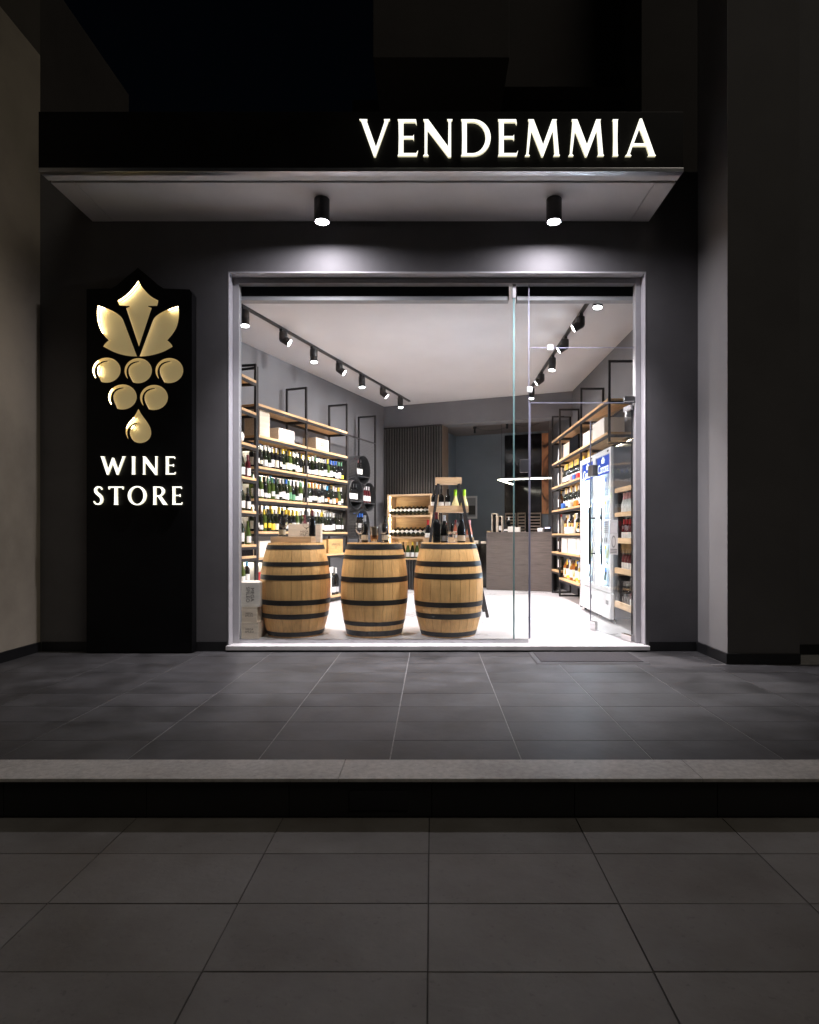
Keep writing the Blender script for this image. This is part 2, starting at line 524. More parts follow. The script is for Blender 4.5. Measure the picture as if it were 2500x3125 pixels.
ter = struct("terrace", MB().box(-3.9, 4.6, 2.60, 5.33, -0.165, -0.0022), "terrace_grout")
TW, TL, TG, TGY = 0.597, 0.2987, 0.0060, 0.0026
tt = MB().box(-TW / 2 + TG / 2, TW / 2 - TG / 2, -TL / 2 + TGY / 2, TL / 2 - TGY / 2, -0.010, 0.0).mesh("tile", bevel=0.0008)
for r in range(9):
    y0 = 5.114 - TL * r
    for c in range(-6, 8):
        x0 = -0.19 + TW * c
        if x0 + TW < -3.43 or x0 > 3.6:
            continue
        if r == 0:
            pass
        ya, yb = y0 - TL + TGY / 2, y0 - TGY / 2
        xa, xb = x0 + TG / 2, x0 + TW - TG / 2
        if xb > 2.32 and yb > 4.79:
            if ya > 4.78:
                if xa > 2.31:
                    continue
                xb = 2.312
            else:
                yb = 4.784
        if xa < -3.43: xa = -3.428
        ya = max(ya, 2.762)
        if yb - ya < 0.02:
            continue
        if abs((xb - xa) - (TW - TG)) < 1e-4 and abs((yb - ya) - (TL - TGY)) < 1e-4:
            link("tile", tt, "slate_tile", ter, ((xa + xb) / 2, (ya + yb) / 2, random.uniform(-.0004, .0004)))
        else:
            o = MB().box(0, xb - xa, 0, yb - ya, -0.01, 0).build("tile", "slate_tile", ter, bevel=0.0008)
            o.location = (xa, ya, random.uniform(-.0004, .0004))
# the last course against the shop wall
for c in range(-6, 5):
    xa, xb = -0.19 + TW * c + TG / 2, -0.19 + TW * (c + 1) - TG / 2
    xa = max(xa, -3.428); xb = min(xb, 2.318)
    if xb - xa < 0.03:
        continue
    o = MB().box(0, xb - xa, 0, 5.328 - 5.114 - TG / 2, -0.01, 0).build("tile", "slate_tile", ter, bevel=0.0008)
    o.location = (xa, 5.114 + TG / 2, 0)

kerb = thing("kerb", "pale granite kerb slabs along the front edge of the dark terrace", "kerb", (0, 2.65, 0))
for i in range(7):
    x0 = -4.95 + 1.52 * i
    MB().box(x0 + 0.0006, x0 + 1.5194, -0.11, 0.108, -0.012, 0.003).build("slab", "kerb_granite", kerb, bevel=0.003)
riser = thing("step_riser", "black stone riser of the step below the granite kerb", "step", (0, 2.56, -0.165))
for i in range(14):
    x0 = -4.2 + 0.6 * i
    MB().box(x0 + 0.0015, x0 + 0.5985, 0, 0.035, 0.0005, 0.152).build("panel", "riser_stone", riser, bevel=0.001)
MB().box(-0.345, -0.10, -0.006, -0.0005, 0.03, 0.112).build("cover_plate", "black_metal", riser, bevel=0.001)

# ================================================================== STOREFRONT
bld = thing("storefront", "dark grey rendered shop front around the wide glazed opening", "shop front", (0, 5.34, 0))
WY = 5.34
OX0, OX1, OZ = -1.787, 1.878, 3.325
def facade(x0, x1, z0, z1):
    MB().box(x0, x1, 0, 0.26, z0, z1).build("wall_section", "facade_paint", bld)
facade(-3.43, OX0, 0, 4.20)
facade(OX1, 2.33, 0, 4.20)
facade(OX0, OX1, OZ, 4.20)
# light painted reveal round the opening
MB().box(OX0, OX0 + 0.012, -0.003, 0.10, 0.05, OZ - 0.012).build("reveal", "reveal_paint", bld, bevel=0.002)
MB().box(OX1 - 0.012, OX1, -0.003, 0.10, 0.05, OZ - 0.012).build("reveal", "reveal_paint", bld, bevel=0.002)
MB().box(OX0, OX1, -0.003, 0.10, OZ - 0.012, OZ).build("reveal", "reveal_paint", bld, bevel=0.002)
def skirt(x0, x1):
    MB().box(x0, x1, -0.014, -0.0005, 0.002, 0.085).build("skirting", "skirting_stone", bld, bevel=0.002)
skirt(-3.41, -2.97); skirt(-2.06, OX0 - 0.004); skirt(OX1 + 0.022, 2.312)
sill = MB().box(OX0 - 0.006, OX1 + 0.02, -0.045, 0.26, 0.014, 0.052).build("threshold", "marble", bld, bevel=0.004)
MB().box(OX0, OX1, -0.03, 0.2, 0.0005, 0.0135).build("shadow_gap", "skirting_stone", bld)

lw_ = thing("side_wall", "beige rendered side wall at the far left of the terrace", "wall", (-3.43, 3.0, 0))
MB().box(-0.30, 0, 0, 2.34, -0.165, 5.22).build("wall_face", "side_wall_paint", lw_, bevel=0.004)
MB().box(-0.30, -0.002, 0, 2.3405, 5.2205, 7.6).build("upper_wall", "upper_side_fade", lw_)  # darker tone stands in for the light fading towards the top
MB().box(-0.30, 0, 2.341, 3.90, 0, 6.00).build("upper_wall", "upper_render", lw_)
MB().box(0.0005, 0.014, 0.3, 2.325, 0.002, 0.085).build("skirting", "skirting_stone", lw_, bevel=0.002)

pil = thing("pillar", "grey pillar with a dark front projecting right of the shop front", "pillar", (2.33, 4.80, 0))
MB().box(0.004, 0.57, 0.004, 0.55, 0, 8.0).build("core", "pillar_front_grey", pil)
MB().box(0.0, 0.0035, 0.003, 0.535, 0.086, 8.0).build("side_face", "pillar_side_grey", pil)  # paler tone on the side towards the shop than on the front
MB().box(-0.014, 0.0, -0.012, 0.527, 0.002, 0.085).build("skirting", "skirting_stone", pil, bevel=0.002)
MB().box(0.0005, 0.57, -0.012, 0.0035, 0.002, 0.085).build("skirting", "skirting_stone", pil, bevel=0.002)
nw = thing("recessed_wall", "black recessed wall at the right edge beyond the pillar", "wall", (2.91, 5.2, 0))
MB().box(0, 3.0, 0, 0.3, 0, 8.0).build("wall_face", "facade_paint", nw)
MB().box(0.0, 3.0, -0.014, -0.0005, 0.002, 0.085).build("skirting", "skirting_stone", nw)

# houses above and behind
hb = thing("upper_building", "dark upper storeys with a projecting balcony rising behind the sign", "building", (0, 8.0, 0))
MB().box(-1.10, 4.8, 0.45, 4.5, 3.6, 7.05).build("wall_section", "upper_render", hb)
MB().box(-0.72, 0.95, -0.55, 0.449, 6.85, 8.2).build("balcony", "upper_render", hb, bevel=0.01)
MB().box(0.96, 4.8, 0.20, 0.449, 7.05, 9.6).build("wall_section", "upper_render", hb)
MB().box(2.6, 3.3, -0.45, 0.199, 4.6, 9.6).build("bay", "upper_render", hb)

# ================================================================== CANOPY
can = thing("canopy", "black fascia canopy with a pale soffit over the shop window", "canopy", (0, 4.60, 3.76))
CX0, CX1, CD = -2.97, 1.90, 0.738
MB().box(CX0, CX1, 0, CD, 0.030, 0.455).build("fascia_box", "black_panel", can, bevel=0.004)
MB().box(CX0, CX1, -0.004, 0.050, 0.0, 0.0295).build("edge_trim", "aluminium", can, bevel=0.003)
MB().box(CX0 + 0.0, CX1, 0.0505, 0.122, 0.004, 0.0295).build("soffit_border", "soffit_paint", can, bevel=0.001)
MB().box(CX0 + 0.0, CX0 + 0.18, 0.154, CD, 0.004, 0.0295).build("soffit_border", "soffit_paint", can, bevel=0.001)
MB().box(CX1 - 0.16, CX1, 0.154, CD, 0.004, 0.0295).build("soffit_border", "soffit_paint", can, bevel=0.001)
MB().box(CX0 + 0.184, CX1 - 0.164, 0.154, CD, 0.0055, 0.0295).build("soffit_panel", "soffit_paint", can, bevel=0.001)
MB().box(CX0 + 0.001, CX1 - 0.001, 0.1225, 0.1535, 0.024, 0.0292).build("slot", "black_metal", can)

def soffit_light(x, label):
    t = thing("soffit_spotlight", label, "spotlight", (x, 4.985, 3.7652), 0, "spotlights under the canopy")
    MB().lathe([(0.060, 0), (0.063, -0.004), (0.063, -0.186), (0.056, -0.186), (0.053, -0.170), (0.0, -0.170)], 28).build("housing", "spot_black", t, smooth=True)
    MB().lathe([(0, -0.1712), (0.050, -0.1712), (0.050, -0.173), (0, -0.176)], 24).build("lens", "soffit_lens", t, smooth=True)
    ld = bpy.data.lights.new("soffit_beam", 'AREA')
    ld.shape = 'DISK'; ld.size = 0.09; ld.energy = 22; ld.spread = R(172); ld.color = (0.96, 0.91, 1.0)
    lo = bpy.data.objects.new("beam", ld); COL.objects.link(lo)
    lo.parent = t; lo.location = (0, 0, -0.180)
    lo.rotation_euler = (R(5), 0, 0)
    ls = bpy.data.lights.new("soffit_core_beam", 'SPOT')         # the reflector's narrow core
    ls.energy = 470; ls.spot_size = R(88); ls.spot_blend = 1.0; ls.shadow_soft_size = 0.04; ls.color = (0.97, 0.92, 1.0)
    lq = bpy.data.objects.new("core_beam", ls); COL.objects.link(lq)
    lq.parent = t; lq.location = (0, 0, -0.192); lq.rotation_euler = (R(8), 0, 0)
soffit_light(-0.899, "black cylindrical spotlight under the canopy, the one nearer the vine emblem")
soffit_light(1.000, "black cylindrical spotlight under the canopy, the one above the glass door")

# ================================================================== LETTERS
def arc(cx, cy, rx, ry, a0, a1, n=12):
    return [(cx + rx * math.cos(R(a0 + (a1 - a0) * i / n)), cy + ry * math.sin(R(a0 + (a1 - a0) * i / n))) for i in range(n + 1)]

def s_glyph():
    sp = [(.455, .80), (.43, .90), (.35, .955), (.25, .957), (.15, .915), (.105, .82), (.125, .71), (.21, .61), (.32, .525), (.415, .43),
          (.455, .30), (.43, .165), (.35, .07), (.24, .042), (.13, .06), (.055, .13), (.02, .22)]
    hw = [.030, .045, .052, .055, .066, .078, .085, .088, .088, .088, .082, .074, .062, .050, .046, .040, .025]
    Lp, Rp = [], []
    for i, p in enumerate(sp):
        a = sp[max(0, i - 1)]; b = sp[min(len(sp) - 1, i + 1)]
        dx, dy = b[0] - a[0], b[1] - a[1]
        l = math.hypot(dx, dy)
        nx, ny = -dy / l, dx / l
        Lp.append((p[0] + nx * hw[i], p[1] + ny * hw[i])); Rp.append((p[0] - nx * hw[i], p[1] - ny * hw[i]))
    return Lp + Rp[::-1]

GL = {
 'I': (.24, [[(0, 0), (.24, 0), (.205, .05), (.197, .5), (.205, .95), (.24, 1), (0, 1), (.035, .95), (.043, .5), (.035, .05)]]),
 'E': (.58, [[(0, 0), (.555, 0), (.58, .17), (.52, .095), (.20, .095), (.20, .465), (.43, .465), (.47, .41), (.47, .60), (.43, .55), (.20, .55),
              (.20, .905), (.49, .905), (.545, .835), (.535, 1), (0, 1), (.035, .95), (.043, .5), (.035, .05)]]),
 'V': (.88, [[(0, 1), (.27, 1), (.235, .95), (.475, .26), (.70, .95), (.66, 1), (.88, 1), (.83, .95), (.475, -.02), (.405, -.02), (.055, .95)]]),
 'N': (.85, [[(0, 0), (.20, 0), (.152, .06), (.150, .70), (.70, -.03), (.80, -.03), (.80, .94), (.85, 1), (.65, 1), (.70, .94), (.70, .27), (.17, 1),
              (0, 1), (.05, .93), (.05, .06)]]),
 'D': (.85, [[(0, 0)] + arc(.36, .5, .49, .5, -90, 90, 16) + [(0, 1), (.035, .95), (.043, .5), (.035, .05)],
             [(.20, .09)] + arc(.34, .5, .34, .41, -90, 90, 14) + [(.20, .91)]]),
 'M': (1.0, [[(0, 0), (.185, 0), (.135, .06), (.20, .70), (.465, -.02), (.53, -.02), (.785, .70), (.815, .06), (.77, 0), (1, 0), (.96, .06), (.885, .94),
              (.915, 1), (.75, 1), (.515, .33), (.27, 1), (.085, 1), (.12, .94), (.05, .06)]]),
 'A': (.88, [[(0, 0), (.215, 0), (.165, .055), (.235, .265), (.585, .265), (.655, .06), (.61, 0), (.88, 0), (.835, .055), (.485, 1.02), (.405, 1.02),
              (.055, .055)], [(.275, .355), (.555, .355), (.415, .745)]]),
 'W': (1.36, [[(0, 1), (.26, 1), (.225, .95), (.43, .27), (.64, .93), (.72, .93), (.95, .27), (1.175, .95), (1.14, 1), (1.36, 1), (1.31, .95), (.955, -.02),
               (.88, -.02), (.665, .62), (.44, -.02), (.365, -.02), (.055, .95)]]),
 'T': (.80, [[(.27, 0), (.53, 0), (.492, .05), (.482, .5), (.480, .905), (.70, .905), (.765, .80), (.80, 1), (0, 1), (.035, .80), (.10, .905), (.322, .905),
              (.318, .5), (.308, .05)]]),
 'O': (.98, [arc(.49, .5, .49, .525, 0, 351, 39), arc(.49, .5, .325, .43, 0, 350, 35)]),
 'R': (.76, [[(0, 0), (.235, 0), (.20, .05), (.192, .43), (.28, .43), (.55, 0), (.80, 0), (.76, .035), (.455, .465)] + arc(.35, .735, .29, .265, -55, 90, 12) +
             [(0, 1), (.035, .95), (.043, .5), (.035, .05)], [(.195, .53)] + arc(.33, .72, .145, .19, -88, 90, 10) + [(.195, .91)]]),
 'S': (.54, [s_glyph()]),
}

def inset(pts, d):
    """moves an outline inwards by d (outwards for negative d), keeping its corners"""
    n = len(pts)
    area = sum(pts[i][0] * pts[(i + 1) % n][1] - pts[(i + 1) % n][0] * pts[i][1] for i in range(n))
    sg = 1 if area > 0 else -1
    out = []
    for i in range(n):
        p, a, b = Vector(pts[i]), Vector(pts[i - 1]), Vector(pts[(i + 1) % n])
        e0, e1 = (p - a).normalized(), (b - p).normalized()
        n0, n1 = Vector((-e0.y, e0.x)) * sg, Vector((-e1.y, e1.x)) * sg
        m = n0 + n1
        k = max(0.45, m.length_squared / 2)
        out.append(tuple(p + m * (d / k)))
    return out

def letter(parent, ch, x, z, h, y, width, depth=0.024):
    w0, loops = GL[ch]
    sx = width / w0
    lp = [inset([(px * sx, py * h) for px, py in l], h * 0.017 * (1 if k == 0 else -1)) for k, l in enumerate(loops)]
    face = fill_mesh("letter", lp, 0.004)
    o = link("letter", face, "sign_white", parent, (x, y - depth, z), (R(90), 0, 0))
    mb = MB()
    for l in lp:
        n = len(l)
        for i in range(n):
            a, b = l[i], l[(i + 1) % n]
            mb.quad((a[0], a[1], -0.003), (b[0], b[1], -0.003), (b[0], b[1], -depth + 0.004), (a[0], a[1], -depth + 0.004))
    mb.build("letter_side", "sign_side", o)
    return o

sgn = thing("lettered_sign", "glowing white capital letters reading VENDEMMIA on the black fascia", "sign", (0, 4.60, 3.76))
SX = 0.8696
for ch, a, b in (('V', 108, 222), ('E', 242, 318), ('N', 332, 442), ('D', 465, 575), ('E', 595, 670), ('M', 690, 820), ('M', 843, 975), ('I', 998, 1025), ('A', 1043, 1157)):
    k = 4.57 / 1860
    x0 = (1000 + a * SX - 1318) * k
    letter(sgn, ch, x0, 0.104, 0.280, 0.0, (b - a) * SX * k)

# ------------------------------------------------------------------ vine emblem panel
PY = 5.235
def zx(x): return (220 + x * 0.3804 - 1318) / 1860 * PY
def zz(y): return 1.02 - (780 + y * 0.3804 - 1632) / 1860 * PY
def pl(pts): return [(zx(a), zz(b)) for a, b in pts]

def smooth_closed(pts, it=2):
    """rounds only the gentle bends of an outline, keeps sharp corners"""
    for _ in range(it):
        out = []
        n = len(pts)
        for i in range(n):
            p, a, b = Vector(pts[i]), Vector(pts[i - 1]), Vector(pts[(i + 1) % n])
            ang = (a - p).angle(b - p, 3.14)
            if ang > R(118):
                out.append(tuple(p * .75 + a * .25)); out.append(tuple(p * .75 + b * .25))
            else:
                out.append(tuple(p))
        pts = out
    return pts

def grape(cx, cy, left):
    """outline of a round grape with the thin hook cut in from the lower left"""
    r = 95
    ocx = (left + cx + r) / 2; orx = (cx + r - left) / 2
    outer = []
    for i in range(41):
        a = R(223 + (-112 - 223) * i / 40)
        outer.append((ocx + orx * math.cos(a), cy - 2 - 101 * math.sin(a)))
    k = (left - cx + 133) * 0.6
    hook = [(-74, 64), (-86, 40), (-93, 18), (-95, -4), (-92, -22), (-84, -38), (-71, -51), (-54, -61), (-34, -68), (-11, -74),
            (-12, -77), (-36, -75), (-58, -70), (-80, -59), (-98, -40), (-109, -16), (-113, 9), (-110, 36)]
    return outer + [(cx + x + (k if j > 9 else 0), cy + y) for j, (x, y) in enumerate(hook)]

emb = {
 "leaf_center": smooth_closed([(530, 198), (552, 240), (580, 275), (620, 318), (655, 342), (693, 360), (690, 384), (683, 404), (612, 404), (612, 409), (640, 421),
                 (537, 732), (433, 421), (461, 409), (461, 404), (383, 402), (374, 385), (365, 360), (400, 340), (445, 305), (490, 255), (515, 222)]),
 "leaf_left": smooth_closed([(205, 398), (250, 413), (310, 436), (365, 466), (404, 500), (420, 540), (522, 809), (470, 808), (400, 796), (330, 772), (275, 742), (249, 728),
                (262, 706), (293, 678), (255, 640), (221, 585), (203, 520), (198, 450)]),
 "leaf_right": smooth_closed([(853, 403), (807, 416), (745, 440), (692, 468), (656, 500), (640, 540), (541, 809), (592, 808), (660, 796), (735, 772), (780, 748), (808, 731),
                (795, 706), (765, 680), (801, 640), (836, 588), (854, 530), (859, 460)]),
 "drop": smooth_closed([(532, 1228), (560, 1278), (600, 1330), (628, 1375), (638, 1420), (630, 1460), (600, 1492), (550, 1507), (505, 1496), (478, 1470), (463, 1435),
            (464, 1400), (480, 1368), (505, 1350), (538, 1340), (500, 1342), (470, 1362), (447, 1395), (443, 1430), (455, 1478), (437, 1450), (427, 1415),
            (432, 1380), (452, 1340), (490, 1300), (515, 1262)], 2),
}
for i, (cx_, cy_, l_) in enumerate(((296, 921, 163), (547, 925, 420), (798, 924, 668), (425, 1136, 290), (675, 1140, 545))):
    emb["grape%d" % i] = grape(cx_, cy_, l_)

panel = thing("emblem_panel", "tall black sign panel with gold vine emblem and the words WINE STORE", "sign", (0, PY, 0))
outline = [(zx(118), 0.012), (zx(962), 0.012), (zx(962), zz(300)), (zx(945), zz(272)), (zx(735), zz(264)), (zx(690), zz(235)), (zx(640), zz(190)), (zx(550), zz(116)),
           (zx(530), zz(98)), (zx(510), zz(116)), (zx(420), zz(186)), (zx(365), zz(236)), (zx(318), zz(264)), (zx(118), zz(270))]
loops = [outline] + [pl(v) for v in emb.values()]
fm = fill_mesh("front_plate", loops, 0.006)
link("front_plate", fm, "black_panel", panel, (0, 0, 0), (R(90), 0, 0))
mb = MB()                                # the box behind, a closed rim
n = len(outline)
for i in range(n):
    a, b = outline[i], outline[(i + 1) % n]
    mb.quad((a[0], 0.0032, a[1]), (b[0], 0.0032, b[1]), (b[0], 0.100, b[1]), (a[0], 0.100, a[1]))
mb.build("box_side", "black_panel", panel)
DEP = 0.034
gold_names = {"leaf_center": "leaf", "leaf_left": "leaf", "leaf_right": "leaf", "drop": "drop"}
def visible_led(nm, a, b):
    """which stretch of a recess wall carries a light strip"""
    mx, mz = (a[0] + b[0]) / 2, (a[1] + b[1]) / 2
    cxs = [p[0] for p in emb_w[nm]]; czs = [p[1] for p in emb_w[nm]]
    fx = (mx - min(cxs)) / (max(cxs) - min(cxs)); fz = (mz - min(czs)) / (max(czs) - min(czs))
    if nm == "leaf_center": return (fx < 0.5 and fz > 0.69)
    if nm == "leaf_left": return (fx < 0.17 and (fz > 0.45 or 0.15 < fz < 0.28))
    if nm == "leaf_right": return fz > 0.93
    if nm == "grape0": return fx < 0.20
    if nm == "grape3": return fx < 0.10
    if nm == "drop": return (fx < 0.3 and .42 < fz < .75)
    return False
emb_w = {k: pl(v) for k, v in emb.items()}
for nm, pts in emb_w.items():
    xs = [p[0] for p in pts]; zs = [p[1] for p in pts]
    part = gold_names.get(nm, "grape")
    lab = None
    big = [(p[0] + (p[0] - sum(xs) / len(xs)) * 0.0, p[1]) for p in pts]
    face = fill_mesh(part, [big], 0.002)
    o = link(part, face, "gold", panel, (0, DEP, 0), (R(90), 0, 0))
    wl, leds, run = MB(), [], None
    n = len(pts)
    for i in range(n):
        a, b = pts[i], pts[(i + 1) % n]
        wl.quad((a[0], a[1], DEP - 0.0035), (b[0], b[1], DEP - 0.0035), (b[0], b[1], 0.0012), (a[0], a[1], 0.0012))
        if visible_led(nm, a, b):
            cxm, czm = sum(xs) / n, sum(zs) / n
            ins = lambda p: (p[0] + (cxm - p[0]) * 0.012, p[1] + (czm - p[1]) * 0.012)
            a2, b2 = ins(a), ins(b)
            if run is None:
                run = MB(); leds.append(run)
            run.quad((a2[0], a2[1], DEP - 0.006), (b2[0], b2[1], DEP - 0.006), (b2[0], b2[1], 0.012), (a2[0], a2[1], 0.012))
        else:
            run = None
    wl.build("recess_wall", "gold", o)
    for run in leds:
        run.build("light_strip", "gold_led", o)
kz = PY / 1860 * 0.3804
for word, zb, hh, spans in (("WINE", 1760, 148, ((235, 442), (485, 520), (572, 700), (755, 838))),
                            ("STORE", 2002, 150, ((183, 262), (300, 425), (457, 607), (655, 772), (808, 892)))):
    for ch, (a, b) in zip(word, spans):
        letter(panel, ch, zx(a), zz(zb), hh * kz, -0.003, (b - a) * kz, 0.022)
LE, RE = 330.0, 380.0

# ================================================================== GLAZING
GY = 5.46
win = thing("shop_window", "frameless shop window of tall clear panes in a slim metal frame", "window", (0, GY, 0))
FX0, FX1, FZ = -1.720, 1.817, 3.263
MB().box(OX0 + 0.013, FX0, -0.025, 0.05, 0.053, OZ - 0.013).build("frame", "frame_grey", win, bevel=0.004)
MB().box(FX1, OX1 - 0.013, -0.025, 0.05, 0.053, OZ - 0.013).build("frame", "frame_grey", win, bevel=0.004)
MB().box(FX0, FX1, -0.025, 0.05, FZ, OZ - 0.013).build("frame", "frame_grey", win, bevel=0.004)
MB().box(FX0, FX1, -0.032, -0.0255, FZ + 0.018, FZ + 0.030).build("frame_bead", "frame_grey", win, bevel=0.002)
MB().box(FX0, 0.865, -0.016, 0.022, 0.053, 0.086).build("floor_channel", "aluminium", win, bevel=0.003)
MB().box(0.722, 0.752, -0.012, 0.03, 3.14, FZ - 0.001).build("mullion", "frame_grey", win, bevel=0.002)
# glass: the wide pane, the narrow one, and the two panes above the door
def pane(x0, x1, z0, z1, y=0.0, m="window_glass", parent=win):
    return MB().box(x0, x1, y - 0.005, y + 0.005, z0, z1).build("pane", m, parent)
pane(FX0 + 0.002, 0.728, 0.086, FZ - 0.002)
pane(0.742, 0.866, 0.086, FZ - 0.002)
pane(0.874, FX1 - 0.002, 2.205, 2.692)
pane(0.874, FX1 - 0.002, 2.698, FZ - 0.002)
def gedge(x0, x1, z0, z1, m, y0=-0.0048, y1=0.0048):
    MB().box(x0, x1, y0, y1, z0, z1).build("pane_edge", m, win)
gedge(0.7285, 0.7415, 0.088, 3.139, "glass_edge", -0.006, 0.006)
gedge(0.8665, 0.8735, 2.2, FZ - 0.003, "glass_edge_lilac", -0.003, 0.003)
gedge(0.8665, 0.884, 0.09, 2.2, "glass_edge_lilac", -0.006, 0.006)
gedge(0.886, FX1 - 0.003, 2.199, 2.2045, "glass_edge_lilac")
gedge(0.886, FX1 - 0.003, 2.6925, 2.6975, "glass_edge_lilac")
for cx_, cz_ in ((1.060, 2.695), (0.876, 2.320)):
    MB().box(cx_ - 0.024, cx_ + 0.024, -0.018, 0.018, cz_ - 0.024, cz_ + 0.024).build("glass_clip", "white_print", win, bevel=0.004)
MB().box(0.790, 0.8645, -0.018, 0.018, 1.578, 1.692).build("strike_box", "dark_chrome", win, bevel=0.003)
MB().box(1.72, FX1 + 0.03, -0.022, 0.022, 2.212, 2.258).build("pivot_patch", "aluminium", win, bevel=0.003)

# door, swung inwards
ang = R(90 + 13)
door = thing("glass_door", "clear glass door swung open into the shop with black bar handles", "door", (1.800, GY + 0.015, 0.062), ang)
DL = 0.78
MB().box(0.0, DL, -0.005, 0.005, 0.0, 2.125).build("pane", "door_glass", door)
MB().box(0.0, 0.006, -0.0065, 0.0065, 0.06, 2.08).build("pane_edge", "black_metal", door)
MB().box(DL + 0.0005, DL + 0.004, -0.0055, 0.0055, 0.0, 2.12).build("pane_edge", "glass_edge_lilac", door)
MB().box(-0.004, 0.16, -0.016, 0.016, -0.004, 0.052).build("bottom_patch", "chrome", door, bevel=0.003)
MB().box(-0.004, 0.12, -0.016, 0.016, 2.082, 2.128).build("top_patch", "aluminium", door, bevel=0.003)
lk = MB().box(DL - 0.12, DL, -0.016, 0.016, -0.004, 0.085).build("corner_lock", "chrome", door, bevel=0.003)
MB().box(DL - 0.085, DL - 0.055, -0.0185, -0.0162, 0.025, 0.055).build("keyhole_plate", "ink", lk)
MB().box(DL - 0.10, DL + 0.004, -0.030, 0.030, 1.55, 1.662).build("lock_case", "dark_chrome", door, bevel=0.004)
MB().box(0.03, 0.055, -0.04, 0.04, 2.02, 2.07).build("closer_block", "white_print", door, bevel=0.004)
for s in (-1, 1):
    h = MB().cyl((DL - 0.10, s * 0.062, 0.655), (DL - 0.10, s * 0.062, 1.235), 0.0125, 12).build("handle", "black_metal", door, smooth=True)
    for z in (0.77, 1.125):
        MB().cyl((DL - 0.10, s * 0.0055, z), (DL - 0.10, s * 0.051, z), 0.007, 8).build("handle_post", "black_metal", h, smooth=True)
# notices stuck on the inside of the door
def notice(x0, x1, z0, z1, lab):
    t = thing("door_notice", lab, "notice", (0, 0, 0))
    t.matrix_world = Matrix.Translation(door.location) @ Matrix.Rotation(ang, 4, 'Z')
    MB().box(x0, x1, 0.0056, 0.0064, z0, z1).build("sheet", "sticker_film", t)
    return t
n1 = notice(0.40, 0.56, 0.86, 1.10, "pale printed opening hours sheet stuck on the door glass beside the handles")
for k in range(6):
    MB().box(0.42, 0.42 + random.uniform(.05, .12), 0.0066, 0.007, 1.075 - k * 0.019, 1.082 - k * 0.019).build("printed_line", "ink", n1)
for k in range(3):
    MB().box(0.435 + k * .04, 0.455 + k * .04, 0.0066, 0.007, 0.885, 0.93).build("printed_symbol", "ink", n1)
n2 = notice(0.235, 0.385, 0.77, 1.10, "small clear sticker with an oval emblem below the opening hours on the door")
MB().box(0.25, 0.37, 0.0066, 0.007, 0.975, 1.075).build("printed_field", "paper_grey", n2)
ov = [(0.31 + 0.038 * math.cos(i * math.pi / 12), 0.893 + 0.058 * math.sin(i * math.pi / 12)) for i in range(24)]
ov2 = [(0.31 + 0.028 * math.cos(i * math.pi / 12), 0.893 + 0.046 * math.sin(i * math.pi / 12)) for i in range(24)]
me = fill_mesh("printed_oval", [ov, ov2], 0.0004)
link("printed_oval", me, "ink", n2, (0, 0.0069, 0), (R(90), 0, 0))
for k in range(3):
    MB().box(0.25, 0.37, 0.0066, 0.007, 0.785 + k * .015, 0.793 + k * .015).build("printed_line", "ink", n2)

# roller blinds
def blind(x0, x1, lab):
    t = thing("roller_blind", lab, "blind", (0, 5.55, 0), 0, "rolled-up black blinds")
    MB().box(x0, x1, -0.03, 0.045, 3.180, 3.330).build("cassette", "blind_black", t, bevel=0.004)
    MB().box(x0, x1, -0.034, 0.049, 3.142, 3.1795).build("bottom_bar", "frame_grey", t, bevel=0.004)
blind(-1.765, 0.700, "wide black rolled-up blind along the top of the main pane")
blind(0.772, 1.84, "short black rolled-up blind above the door panes")

# door mat
dm = thing("door_mat", "dark ribbed door mat on the slate terrace before the door", "mat", (1.275, 5.03, 0.0012))
MB().hexa([(-.45, -.24, 0), (.45, -.24, 0), (.45, .24, 0), (-.45, .24, 0), (-.44, -.23, .008), (.44, -.23, .008), (.44, .23, .008), (-.44, .23, .008)]).build("rubber_edge", "mat_rubber", dm)
MB().box(-.405, .405, -.195, .195, 0.0082, 0.0125).build("carpet", "mat_carpet", dm)

# ================================================================== SHOP SHELL
FLZ, CEZ = 0.05, 3.40
U = Vector((0.3577, 0.9338, 0)); Nn = Vector((-0.9338, 0.3577, 0)); W = Vector((0.9338, -0.3577, 0))
CORN = Vector((-0.883, 11.33, 0))
LANG = math.atan2(U.y, U.x)
BANG = math.atan2(W.y, W.x)
struct("floor", MB().box(-3.4, 4.2, 5.602, 15.0, -0.10, FLZ), "shop_floor")
struct("ceiling", MB().box(-3.4, 2.62, 5.602, 11.6, CEZ, CEZ + 0.15), "shop_ceiling")
def wallbox(name, origin, rz, x0, x1, y0, y1, z0, z1, m):
    o = MB().box(x0, x1, y0, y1, z0, z1).build(name, m)
    o.location = origin; o.rotation_euler = (0, 0, rz)
    o["kind"] = "structure"
    return o
wallbox("wall_left", CORN, LANG, -6.02, 0, 0, 0.2, FLZ - .03, CEZ + .05, "shop_wall")
wallbox("wall_right", (2.33, 5.6, 0), 0, 0, 0.2, 0.002, 9.0, FLZ - .03, CEZ + .05, "shop_wall")
wallbox("wall_back", CORN, BANG, -0.3, 1.143, 0, 0.318, FLZ, 2.99, "shop_wall")
wallbox("wall_back_side", CORN, BANG, 1.1432, 1.150, 0.0005, 0.318, FLZ, 2.9895, "reveal_wood")
wallbox("bulkhead", CORN, BANG, -0.3, 3.6, 0, 0.318, 2.991, CEZ + 0.06, "shop_wall")
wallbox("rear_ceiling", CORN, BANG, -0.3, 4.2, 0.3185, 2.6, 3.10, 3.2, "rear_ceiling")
wallbox("wall_rear", CORN, BANG, -0.3, 4.4, 1.95, 2.1, FLZ, 3.0995, "rear_wall")
